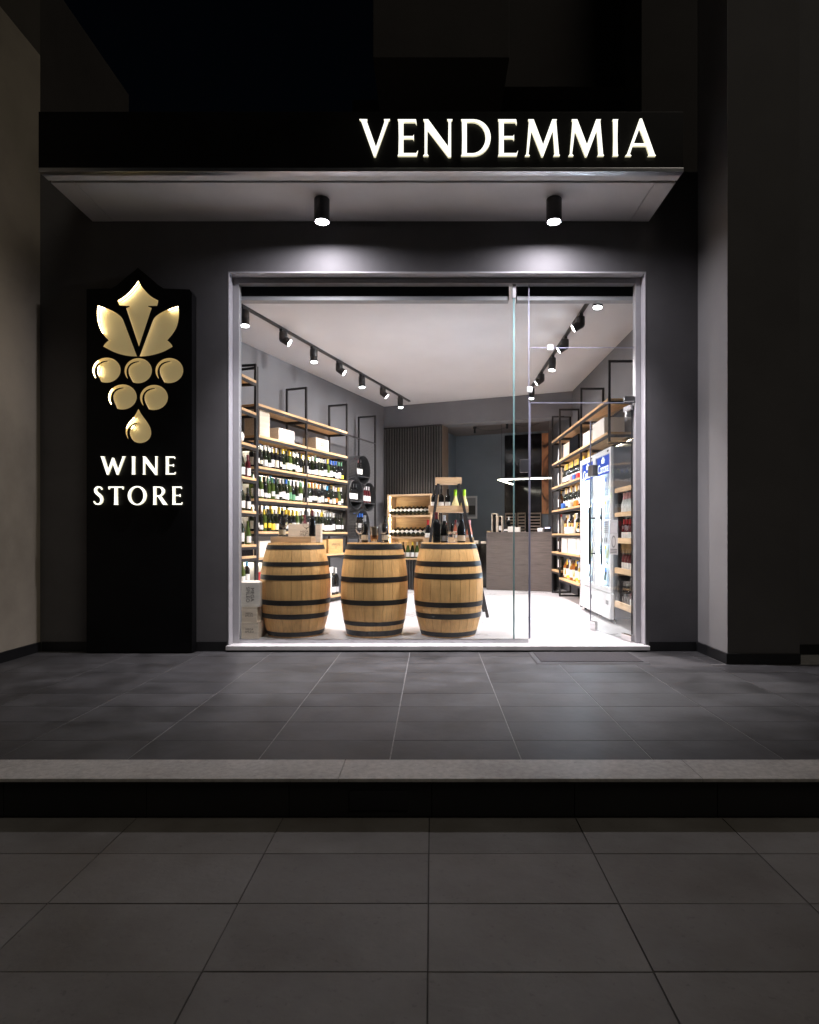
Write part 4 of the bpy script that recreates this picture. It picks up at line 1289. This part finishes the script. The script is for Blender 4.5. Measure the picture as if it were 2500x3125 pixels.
wineglass(-1.205, 5.86, B1, "empty wine glass on the flat oak box, right of the stencil", .95)
# middle barrel
bottle("bordeaux", MI, -0.655, 5.95, BT, "black", "grey", "beige", "grey capped bottle with beige label left of the ice bucket", None, 2, rz=0, scale=.93)
bottle("bordeaux", MI, -0.455, 5.95, BT, "black", "black", "beige", "black bottle with beige label right of the ice bucket", None, 2, rz=0, scale=.93)
wineglass(-0.687, 5.83, BT, "empty wine glass left of the ice bucket on the middle barrel", .98)
wineglass(-0.462, 5.82, BT, "empty wine glass right of the ice bucket on the middle barrel", .98)
ib = thing("ice_bucket", "small polished metal ice bucket on the middle barrel", "ice bucket", (-0.558, 5.92, BT + .0008))
MB().lathe([(0, .002), (.030, 0), (.034, .004), (.046, .148), (.049, .150), (.049, .156), (.044, .156), (.032, .010), (0, .009)], 24).build("bucket", "chrome", ib, smooth=True)
MB().lathe([(.0365, .030), (.0375, .030), (.0405, .070), (.0395, .070)], 24).build("band", "copper", ib, smooth=True)
# barrel nearest the door
bottle("bordeaux", MI, 0.045, 5.83, BT, "black", "wine red", None, "large black bottle with wine red cap on the barrel nearest the door", None, 0, rz=0, scale=1.03)
bottle("burgundy", MI, 0.120, 5.86, BT, "black", "silver", "grey", "silver capped bottle beside the pair of glasses", None, 2, rz=0, scale=.93)
bottle("burgundy", MI, 0.282, 5.83, BT, "black", "black", "beige", "black bottle with wide beige label right of the pair of glasses", None, 2, rz=0, scale=.98)
wineglass(0.165, 5.80, BT, "left glass of the touching pair on the barrel nearest the door")
wineglass(0.218, 5.87, BT, "right glass of the touching pair on the barrel nearest the door")

# ================================================================== LADDER DISPLAY
LY = 7.40
ld_ = thing("ladder_display", "black a-frame ladder stand with oak trays behind the barrel by the door", "display stand", (0.20, LY, FLZ))
def legp(s, f, z):
    """leg centre line: s = -1/1 left/right, f = -1/1 front/back"""
    k = (1.62 - z) / 1.62
    return (s * (0.115 + (0.34 if s > 0 else 0.23) * k), f * (0.10 + 0.17 * k), z)
for s in (-1, 1):
    for f in (-1, 1):
        a, b = legp(s, f, 0.001), legp(s, f, 1.58)
        MB().bar(a, b, 0.034, 0.026, up=(0, 1, 0)).build("leg", "rack_steel", ld_)
def tray(z, hw, hd, h=0.075):
    t = MB().box(-hw, hw, -hd, hd, z, z + .012).build("tray", "oak_panel", ld_)
    MB().box(-hw, hw, -hd - .0145, -hd - .0005, z, z + h).build("tray_front", "oak_panel", t, bevel=.001)
    MB().box(-hw, hw, hd + .0005, hd + .0145, z, z + h).build("tray_back", "oak_panel", t, bevel=.001)
    MB().box(-hw - .0145, -hw - .0005, -hd - .0145, hd + .0145, z, z + h).build("tray_side", "oak_panel", t, bevel=.001)
    MB().box(hw + .0005, hw + .0145, -hd - .0145, hd + .0145, z, z + h).build("tray_side", "oak_panel", t, bevel=.001)
    return t
tray(1.583, 0.143, 0.09)
tray(1.24, 0.225, 0.10, .078)
tray(0.86, 0.29, 0.13, .078)
tray(0.45, 0.35, 0.17, .078)
MLd = Matrix.Translation((0.20, LY, FLZ))
for i, (x, k, gl_, c, l, nm) in enumerate([(-.175, "bordeaux", "black", "black", "white", "leftmost black bottle, white label, middle tray of the ladder stand"),
                                       (-.085, "bordeaux", "black", "black", "white", "second black bottle from left, middle tray of the ladder stand"),
                                       (-.005, "bordeaux", "black", "black", "white", "third black bottle from left, middle tray of the ladder stand"),
                                       (.085, "carafe", "pale", "lime", None, "pale bottle with lime neck inside the ladder stand leg"),
                                       (.195, "carafe", "pale", "lime", None, "pale bottle with lime neck outside the ladder stand leg")]):
    bottle(k, MLd, x, 0.0, 1.2525, gl_, c, l, nm, None, 0, rz=R(-15), scale=.95 if k == "bordeaux" else .98)
for i, (x, k, gl_, c, l, nm) in enumerate([(-.245, "bordeaux", "black", "red", "white", "red capped black bottle, left end of the ladder stand's low tray"),
                                       (-.05, "bordeaux", "dark red", "red", None, "dark red bottle, centre of the ladder stand's low tray"),
                                       (.09, "burgundy", "rosé", "wine red", "white", "rosé bottle behind the glasses on the ladder stand's low tray"),
                                       (.255, "burgundy", "rosé", "pink", "white", "pink capped rosé bottle, right end of the ladder stand's low tray")]):
    bottle(k, MLd, x, -0.02, 0.8725, gl_, c, l, nm, None, 0, rz=R(-15), scale=.98)

# ================================================================== RIGHT RACK
RX = 2.0
MR = frame_mat((RX, 10.16, 0), R(-90))
DR = 0.32
rr_ = thing("wine_rack", "long black steel rack with oak shelves along the right wall by the coolers", "rack", (RX, 10.16, 0), R(-90))
# local x grows towards the window: posts at 0, .58, 1.95, 3.25
pr = [0.0, 0.58, 1.95, 3.25]
rack_posts(rr_, [(pr[0], FLZ, 3.0), (pr[1], FLZ, 3.0), (pr[2], FLZ, 3.0), (pr[3], 2.05, 3.0)], DR, FLZ, 3.0, foot=True)
for bi in range(3):
    a, b = pr[bi], pr[bi + 1]
    for z, led in ((2.57, None), (2.19, "shelf_led_warm"), (1.80, "shelf_led_warm"), (1.42, "shelf_led_warm"), (1.04, "shelf_led_warm"), (0.745, "shelf_led_warm")):
        if bi == 2 and z < 2.1:
            # this bay stops behind the coolers
            rack_shelf(rr_, a, a + 0.22, DR, z, led=None)
            continue
        rack_shelf(rr_, a, b, DR, z, led=led, reach=0.006)
    rack_shelf(rr_, a, b if bi < 2 else a + .22, DR, 0.45 if bi == 0 else 0.35)

g_ = "things on the right rack"
crate(MR, 2.02, 2.34, 0.02, 0.24, 2.1905, 2.36, "crate_pale", "pale crate high on the right rack, left of the rounded box")
crate(MR, 2.50, 3.02, 0.02, 0.26, 2.1905, 2.40, "stone_white_box", "large white box high on the right rack above the coolers", lid=False, name="white_box", cat="box")
crate(MR, 0.64, 1.02, 0.06, 0.28, 2.1905, 2.42, "crate_pine", "tan box high on the right rack's middle bay", lid=False, name="gift_box", cat="box")
crate(MR, 1.08, 1.62, 0.05, 0.28, 2.1905, 2.44, "gloss_black", "black box high on the right rack's middle bay", lid=False, name="gift_box", cat="box")
bottle("flute", MR, 0.30, 0.08, 2.1905, "clear", "white", "white", "white bottle alone high in the right rack's end bay", None, 0, rz=0, scale=1.1)

def rrow(z, n, y, a, b, seq, place, rowname, scale=1.0):
    xs = xs_(a, b, n)
    ks = [seq[i % len(seq)] for i in range(n)]
    row(MR, z, xs, y, ks, place, "bottles on the right rack", rowname, scale=scale)
S1 = [("sparkling", "black", "gold", "white", 0), ("sparkling", "dark green", "gold", "cream", 0), ("sparkling", "black", "yellow", "white", 0), ("sparkling", "black", "black", "white", 0)]
S2 = [("bordeaux", "black", "white", "white", 0), ("sparkling", "dark green", "gold", "white", 0), ("bordeaux", "black", "cream", "white", 0), ("sparkling", "black", "brown", "cream", 0)]
S3 = [("spirit", "brown", "cream", "gold", 0), ("carafe", "amber", "gold", "cream", 0), ("spirit", "clear", "white", "white", 0), ("spirit", "dark green", "black", "gold", 0), ("carafe", "black", "black", "white", 0)]
S4 = [("spirit", "amber", "black", "cream", 0), ("carafe", "yellow", "yellow", "cream", 0), ("spirit", "brown", "blue", "white", 0), ("carafe", "clear", "white", "yellow", 0), ("spirit", "yellow", "black", "cream", 0), ("spirit", "amber", "brown", "white", 0)]
rrow(1.8005, 15, 0.08, .64, 1.90, S1, "right rack middle bay, sparkling shelf", "front", 1.0)
rrow(1.4205, 15, 0.08, .64, 1.90, S2, "right rack middle bay, mixed shelf", "front", 1.05)
rrow(1.0405, 13, 0.10, .66, 1.90, S3, "right rack middle bay, spirit shelf", "front", 1.05)
rrow(0.3505, 13, 0.09, .66, 1.90, S4, "right rack middle bay, lowest shelf", "front", 1.08)
rrow(1.8005, 2, 0.09, 2.0, 2.17, [("sparkling", "yellow", "yellow", "white", 0), ("sparkling", "yellow", "gold", "cream", 0)], "right rack beside the cooler, upper shelf", "", 1.1)
rrow(1.4205, 2, 0.09, 2.0, 2.17, [("spirit", "dark red", "red", "white", 0), ("spirit", "rosé", "pink", "white", 0)], "right rack beside the cooler, middle shelf", "", 1.05)
rrow(1.0405, 1, 0.09, 2.02, 2.17, [("carafe", "clear", "white", "white", 0)], "right rack beside the cooler, lower shelf", "", 1.2)
rrow(0.3505, 2, 0.09, 2.0, 2.17, [("spirit", "rosé", "red", "white", 0), ("spirit", "amber", "white", "white", 0)], "right rack beside the cooler, lowest shelf", "", 1.2)
EB = [(1.8005, "clear", "white", "upper"), (1.4205, "brown", "gold", "middle"), (1.0405, "clear", "red", "lower"), (0.7455, "brown", "gold", "low"), (0.4505, "dark green", "orange", "lowest")]
for z, gl_, c, nm in EB:
    bottle("spirit", MR, 0.30, 0.09, z, gl_, c, "white", "%s bottle alone on the %s shelf of the right rack's end bay" % (gl_, nm), "single bottles in the end bay", 0, rz=0, scale=1.15)
for i, (xa, xb) in enumerate(((.62, 1.0), (1.06, 1.56), (1.60, 1.92), (1.98, 2.17))):
    crate(MR, xa, xb, .03, .26, .7455, .975, "stone_white_box", "cream carton low on the right rack, %s from the counter" % ORD[i + 1], lid=False, name="gift_carton", cat="carton", group="cream cartons on the right rack")
for i, (x, m, nm) in enumerate(((.72, "paper_blue", "blue"), (1.20, "paper_cream", "cream"), (1.55, "paper_orange", "orange"))):
    crate(MR, x, x + .16, -.001, .035, 1.4205, 1.50, m, "small %s tin in front of the mixed bottle shelf, right rack" % nm, lid=False, name="small_tin", cat="tin")
for i, (x, m, nm) in enumerate(((1.30, "paper_pink", "pink"), (1.48, "paper_blue", "blue"), (1.70, "paper_red", "red"))):
    crate(MR, x, x + .13, -.001, .032, 1.8005, 1.87, m, "small %s tin in front of the sparkling bottle shelf, right rack" % nm, lid=False, name="small_tin", cat="tin")
for i in range(3):
    crate(MR, .98 + i * .17, 1.13 + i * .17, -.001, .045, 1.0405, 1.135, "white_print", "small white carton before the spirit shelf, %s from left" % ORD[i + 1], lid=False, name="small_carton", cat="carton", group="small white cartons")

# ================================================================== COOLERS
FXF = 1.945
def cooler(y_far, lab):
    t = thing("drinks_cooler", lab, "cooler", (FXF, y_far, FLZ), R(-90), "drinks coolers")
    Wd, Dp, H = 0.678, 0.365, 1.93
    x0, x1 = 0.003, Wd
    zb, zt = 0.33, 1.90
    MB().box(x0, x0 + .02, 0.03, Dp, 0.05, H).build("cabinet_side", "fridge_grey", t, bevel=.003)
    MB().box(x1 - .02, x1, 0.03, Dp, 0.05, H).build("cabinet_side", "fridge_grey", t, bevel=.003)
    MB().box(x0 + .0205, x1 - .0205, 0.03, Dp, H - .03, H - .0005).build("cabinet_top", "fridge_grey", t)
    MB().box(x0 + .0205, x1 - .0205, Dp - .02, Dp, 0.05, H - .0305).build("cabinet_back", "fridge_white", t)
    MB().box(x0 + .0205, x1 - .0205, 0.035, Dp - .0205, zb, zb + .02).build("cabinet_floor", "fridge_white", t)
    MB().box(x0 + .0205, x0 + .024, 0.035, Dp - .0205, zb + .021, H - .031).build("liner", "fridge_white", t)
    MB().box(x1 - .024, x1 - .0205, 0.035, Dp - .0205, zb + .021, H - .031).build("liner", "fridge_white", t)
    d = MB().box(x0, x0 + .055, 0, .028, zb, H).build("door_frame", "fridge_white", t, bevel=.003)
    MB().box(x1 - .055, x1, 0, .028, zb, H).build("door_frame", "fridge_white", d, bevel=.003)
    MB().box(x0 + .0555, x1 - .0555, 0, .028, H - .060, H).build("door_frame", "fridge_white", d, bevel=.003)
    MB().box(x0 + .0555, x1 - .0555, 0, .028, zb, zb + .06).build("door_frame", "fridge_white", d, bevel=.003)
    MB().box(x0 + .0555, x1 - .0555, .010, .014, zb + .0605, H - .0605).build("door_pane", "fridge_glass", d)
    hdr = MB().box(x0 + .07, x1 - .07, .016, .022, 1.66, H - .066).build("lit_header", "fridge_header", d)
    cx_ = (x0 + x1) / 2
    link("wordmark", text_mesh("Corona", .150, .92), "fridge_logo", hdr, (cx_, .0085, 1.722), (R(90), 0, 0))
    crown = [(-.05, 0), (.05, 0), (.058, .05), (.036, .035), (.028, .068), (.012, .045), (0, .085), (-.012, .045), (-.028, .068), (-.036, .035), (-.058, .05)]
    link("crown_mark", fill_mesh("crown_mark", [crown], .001), "fridge_logo", hdr, (cx_, .0085, 1.785), (R(90), 0, 0))
    MB().box(x1 - .14, x1 - .08, -.003, -.0003, H - .042, H - .022).build("badge", "ink", d)
    lp = MB().hexa([(x0, -.012, .05), (x1, -.012, .05), (x1, .05, .05), (x0, .05, .05), (x0, .003, zb - .006), (x1, .003, zb - .006), (x1, .05, zb - .006), (x0, .05, zb - .006)]).build("lower_panel", "fridge_white", t, bevel=.004)
    MB().box(x1 - .16, x1 - .08, -.010, -.0045, .20, .245).build("vent_badge", "dark_chrome", lp)
    for fx in (x0 + .05, x1 - .05):
        for fy in (.06, Dp - .05):
            MB().cyl((fx, fy, 0.0005), (fx, fy, .052), .018, 10).build("foot", "black_metal", t)
    for xx in (x0 + .072, x1 - .072):
        MB().cyl((xx, .040, zb + .04), (xx, .040, 1.62), .008, 8).build("light_tube", "fridge_led", t)
    for k in range(5):
        z = zb + .022 + k * .265
        s_ = MB()
        for j in range(9):
            s_.box(x0 + .026, x1 - .026, .06 + j * .03, .064 + j * .03, z, z + .006)
        s_.build("wire_shelf", "fridge_white", t)
    M_c = frame_mat((FXF, y_far, FLZ), R(-90))
    return M_c, x0, x1, zb
for yf, lab, nm in ((7.98, "white lit drinks cooler farther from the window, blue header", "farther"), (7.297, "white lit drinks cooler nearer the window, blue header", "nearer")):
    M_c, x0, x1, zb = cooler(yf, lab)
    for k in range(5):
        z = zb + .022 + k * .265 + .0065
        for i in range(6):
            gl_ = ("clear", "clear", "pale", "clear")[(i + k) % 4] if k else ("dark green", "clear", "black")[i % 3]
            bottle("flute", M_c, x0 + .085 + i * .101, .11, z, gl_, ("blue", "white", "yellow", "silver")[(i + 2 * k) % 4], "white", "%s bottle, %s from left, shelf %s of the %s cooler" % (gl_, ORD[i + 1], ("one", "two", "three", "four", "five")[k] + " up", nm),
                   "bottles in the coolers", 0, rz=0, scale=.72, name="drink_bottle")

# ---------------- reflection of a bottle rack in the door glass, built as a solid rack
MW = frame_mat((1.985, 6.565, 0), R(-90))
wr = thing("reflected_rack", "solid stand-in for a rosé and sparkling rack reflected in the open door", "rack", (1.985, 6.565, 0), R(-90))
for x in (0.0, 0.60):
    MB().box(x - .012, x + .012, 0.02, 0.33, 0.24, 1.52).build("side_frame", "rack_steel", wr)
tiers = [(1.47, 1.516), (1.212, 1.257), (0.93, 0.985), (0.61, 0.668), (0.245, 0.31)]
for za, zb_ in tiers:
    MB().box(-0.012, 0.612, -0.012, 0.018, za, zb_).build("rail", "oak_panel", wr, bevel=.002)
    MB().box(0.0125, 0.5875, 0.02, 0.33, za, za + .015).build("tray", "rack_steel", wr)
tiersp = [(1.212, [("sparkling", "clear", "pink", None), ("sparkling", "clear", "pink", None), ("sparkling", "clear", "pink", None), ("sparkling", "clear", "pink", None), ("sparkling", "pale", "gold", None), ("sparkling", "pale", "gold", None)], "second"),
          (0.93, [("bordeaux", "dark red", "red", "white"), ("bordeaux", "dark red", "red", "white"), ("bordeaux", "dark red", "red", "white"), ("bordeaux", "dark red", "white", "white"), ("bordeaux", "dark red", "white", "white"), ("bordeaux", "dark red", "white", "white")], "third"),
          (0.61, [("bordeaux", "dark red", "black", "white"), ("bordeaux", "dark red", "black", "white"), ("bordeaux", "dark red", "black", "white"), ("bordeaux", "dark red", "silver", "white"), ("bordeaux", "dark red", "silver", "white"), ("bordeaux", "dark red", "silver", "white")], "fourth"),
          (0.245, [("bordeaux", "black", "black", None), ("bordeaux", "black", "black", None), ("bordeaux", "black", "black", None), ("bordeaux", "dark red", "white", "white"), ("bordeaux", "dark red", "white", "white"), ("bordeaux", "dark red", "white", "white")], "lowest")]
for z, sp, nm in tiersp:
    for i, (k, gl_, c, l) in enumerate(sp):
        bottle(k, MW, 0.075 + i * .092, 0.068, z + .0155, gl_, c, l, "%s bottle, %s %s, %s from left, %s tier of the reflected rack" % (gl_, c, "foil" if k == "sparkling" else "cap", ORD[i + 1], nm),
               "bottles on the reflected rack", 0, rz=0, scale=.84 if k != "sparkling" else .78)

# ================================================================== COUNTER AND REAR
CO = Vector((0.962, 10.74, 0))
MCo = frame_mat(CO, BANG)
ct = thing("counter", "dark wood plank sales counter at the back of the shop", "counter", CO, BANG)
zz_ = [FLZ + .002, .30, .51, .72, .92, 1.04]
MB().box(0.01, 1.14, 0.022, 0.55, FLZ, 1.04).build("carcass", "slat_backing", ct)
for a, b in zip(zz_[:-1], zz_[1:]):
    MB().box(0, 1.145, 0, 0.021, a + .0012, b - .0012).build("plank", "counter_wood", ct, bevel=.0012)
MB().box(-.006, 1.15, -.006, 0.56, 1.0405, 1.068).build("worktop", "counter_wood", ct, bevel=.002)
CT = 1.0685
def on_counter(name, lab, cat, x, y):
    t = thing(name, lab, cat, (0, 0, 0)); t.matrix_world = MCo @ Matrix.Translation((x, y, CT)); return t
def open_case(x, w, h, lab):
    t = on_counter("bottle_case", lab, "case", x, .15)
    MB().box(-w / 2, -w / 2 + .012, -.05, .05, 0, h).build("case_side", "crate_pine", t)
    MB().box(w / 2 - .012, w / 2, -.05, .05, 0, h).build("case_side", "crate_pine", t)
    MB().box(-w / 2 + .0125, w / 2 - .0125, -.05, .05, h - .012, h).build("case_top", "crate_pine", t)
    MB().box(-w / 2 + .0125, w / 2 - .0125, .04, .05, 0, h - .0125).build("case_back", "gloss_black", t)
    return t
open_case(.115, .095, .33, "tall open wooden bottle case at the counter's left end")
bottle("bordeaux", MCo, .115, .15, CT + .001, "black", "black", None, "black bottle in the taller open case on the counter", None, rz=0)
open_case(.215, .085, .285, "shorter open wooden bottle case on the counter")
bottle("bordeaux", MCo, .215, .15, CT + .001, "black", "black", "white", "black bottle with white label in the shorter open case", None, rz=0, scale=.9)
bottle("carafe", MCo, .325, .13, CT, "black", "black", "white", "squat black bottle on the counter beside the open cases", None, rz=0, scale=.80)
bottle("bordeaux", MCo, .345, .24, CT, "black", "white", None, "white capped bottle on the counter behind the squat bottle", None, rz=0, scale=.95)
for i, (x, w, h) in enumerate(((.43, .13, .095), (.53, .10, .085))):
    t = on_counter("small_box", "small cream box on the counter, %s of two" % ("left" if i == 0 else "right"), "box", x, .12)
    MB().box(-w / 2, w / 2, -.04, .04, 0, h).build("box_body", "stone_white_box", t, bevel=.003)
t = on_counter("low_tray", "low wooden tray at the counter's left end", "tray", .02, .12)
MB().box(-.03, .035, -.07, .07, 0, .022).build("tray_body", "oak_panel", t, bevel=.002)
t = on_counter("printer", "small white receipt printer near the counter's right end", "printer", .93, .16)
MB().box(-.05, .05, -.06, .06, 0, .07).build("printer_body", "fridge_white", t, bevel=.015)
t = on_counter("card_terminal", "dark till with a lit blue screen at the counter's right end", "till", 1.05, .18)
MB().hexa([(-.055, -.06, 0), (.055, -.06, 0), (.055, .06, 0), (-.055, .06, 0), (-.055, -.02, .09), (.055, -.02, .09), (.055, .06, .10), (-.055, .06, .10)]).build("till_body", "gloss_black", t, bevel=.004)
MB().hexa([(-.045, -.0338, .0605), (.045, -.0338, .0605), (.045, -.0325, .0605), (-.045, -.0325, .0605), (-.045, -.0245, .082), (.045, -.0245, .082), (.045, -.0232, .082), (-.045, -.0232, .082)]).build("screen", "screen_blue", t)

dk = thing("side_desk", "black side desk with pale boxes left of the counter", "desk", CO - W * .36, BANG)
MB().box(0, .34, .06, .5, .82, .86).build("desk_top", "gloss_black", dk, bevel=.002)
MB().box(.0, .03, .06, .5, FLZ, .8195).build("desk_leg", "gloss_black", dk)
MB().box(.0305, .34, .42, .45, FLZ, .8195).build("desk_back", "gloss_black", dk)
for i, (x, w, h) in enumerate(((.06, .11, .055), (.235, .09, .04))):
    t = thing("small_box", "small pale box on the side desk, %s of two" % ("left" if i == 0 else "right"), "box", (0, 0, 0))
    t.matrix_world = frame_mat(CO - W * .36, BANG) @ Matrix.Translation((x + w / 2, .14, .8606))
    MB().box(-w / 2, w / 2, -.05, .05, 0, h).build("box_body", "crate_pine", t, bevel=.002)

# framed picture on the rear wall
RW = CORN + U * 1.95
MRW = frame_mat(RW, BANG)
fp = thing("framed_picture", "framed grey sketch hanging on the dark rear wall", "picture", RW, BANG)
MB().box(0.9375, 1.216, -.022, -.001, 1.356, 1.83).build("picture_frame", "paper", fp, bevel=.003)
MB().box(0.968, 1.186, -.0255, -.0225, 1.40, 1.79).build("print", "paper_grey", fp)
MB().box(1.03, 1.18, -.0275, -.0258, 1.44, 1.63).build("sketch", "crate_print", fp)

# glossy black door with louvres below
bd = thing("rear_door", "black glossy rear door with a louvred lower half", "door", RW, BANG)
MB().box(1.806, 2.562, -.03, -.001, FLZ + .005, 3.05).build("door_leaf", "gloss_black", bd, bevel=.003)
for xa, xb in ((1.82, 2.05), (2.075, 2.245), (2.31, 2.558)):
    f_ = MB().box(xa, xb, -.045, -.0305, 1.435, 1.465).build("louvre_frame", "louvre_wood", bd)
    MB().box(xa, xa + .02, -.045, -.0305, .65, 1.4345).build("louvre_frame", "louvre_wood", bd)
    MB().box(xb - .02, xb, -.045, -.0305, .65, 1.4345).build("louvre_frame", "louvre_wood", bd)
    for k in range(12):
        z = .68 + k * .062
        MB().hexa([(xa + .0205, -.052, z), (xb - .0205, -.052, z), (xb - .0205, -.047, z), (xa + .0205, -.047, z),
                   (xa + .0205, -.037, z + .034), (xb - .0205, -.037, z + .034), (xb - .0205, -.032, z + .034), (xa + .0205, -.032, z + .034)]).build("louvre", "louvre_wood", bd)

# poster
def poster_material():
    m, nt, p = newmat("poster_print")
    N, L = nt.nodes, nt.links
    tc = N.new("ShaderNodeTexCoord")
    mp_ = N.new("ShaderNodeMapping"); mp_.inputs["Scale"].default_value = (3.0, 1, 1.6); mp_.inputs["Location"].default_value = (1.9, 0, .2)
    L.new(tc.outputs["Object"], mp_.inputs["Vector"])
    nz = N.new("ShaderNodeTexNoise"); nz.inputs["Scale"].default_value = 1.5; nz.inputs["Detail"].default_value = 2.0; nz.inputs["Distortion"].default_value = 1.0
    L.new(mp_.outputs[0], nz.inputs["Vector"])
    rp = N.new("ShaderNodeValToRGB")
    e = rp.color_ramp.elements
    e[0].position = .36; e[0].color = (.05, .018, .01, 1)
    e[1].position = .46; e[1].color = (.62, .26, .11, 1)
    n2 = rp.color_ramp.elements.new(.62); n2.color = (.75, .36, .17, 1)
    L.new(nz.outputs["Fac"], rp.inputs["Fac"])
    L.new(rp.outputs["Color"], p.inputs["Base Color"])
    p.inputs["Roughness"].default_value = .55
poster_material()
ps = thing("wall_poster", "tall orange and brown photographic print behind the right rack", "poster", RW, BANG)
MB().box(2.57, 3.25, -.03, -.001, 1.44, 3.05).build("print", "poster_print", ps)

# ---------------- pendant line light over the counter
PD0 = Vector((1.198, 10.87, 2.0)) ; PD1 = PD0 + W * 0.93; PD2 = PD0 + U * 1.05
pd = thing("pendant_light", "glowing angled line lamp hanging above the counter", "lamp", (0, 0, 0))
MB().bar(PD0 + Vector((0, 0, .022)), PD1 + Vector((0, 0, .022)), .04, .028).build("housing", "black_metal", pd)
MB().bar(PD0 + U * .022 + Vector((0, 0, .022)), PD2 + Vector((0, 0, .022)), .04, .028).build("housing", "black_metal", pd)
MB().bar(PD0 - U * .018, PD1 - U * .018, .036, .014).build("diffuser", "pendant_led", pd)
MB().bar(PD0 + U * .005, PD2, .034, .014).build("diffuser", "pendant_led", pd)
for q in (PD0 + W * .05, PD1 - W * .05, PD2 - U * .05):
    MB().cyl(q + Vector((0, 0, .036)), Vector((q.x, q.y, 3.098 if q is not None else 3)), .0025, 6).build("cable", "black_metal", pd)
for i, (t_, d_) in enumerate(((1.45, 1.0), (2.15, .75))):
    q = CORN + W * t_ + U * d_
    c_ = thing("ceiling_pendant", "small black pendant fitting on the rear ceiling, %s one" % ("left" if i == 0 else "right"), "lamp", (q.x, q.y, 3.099))
    MB().lathe([(0, 0), (.035, 0), (.035, -.03), (.02, -.05), (.02, -.12), (0, -.12)], 14).build("fitting", "black_metal", c_, smooth=True)
    MB().tube([(0, 0, -.012), (.12, .02, -.05), (.3, .04, -.065), (.48, .03, -.05), (.6, 0, -.012)], .003, 5).build("cable", "black_metal", c_)
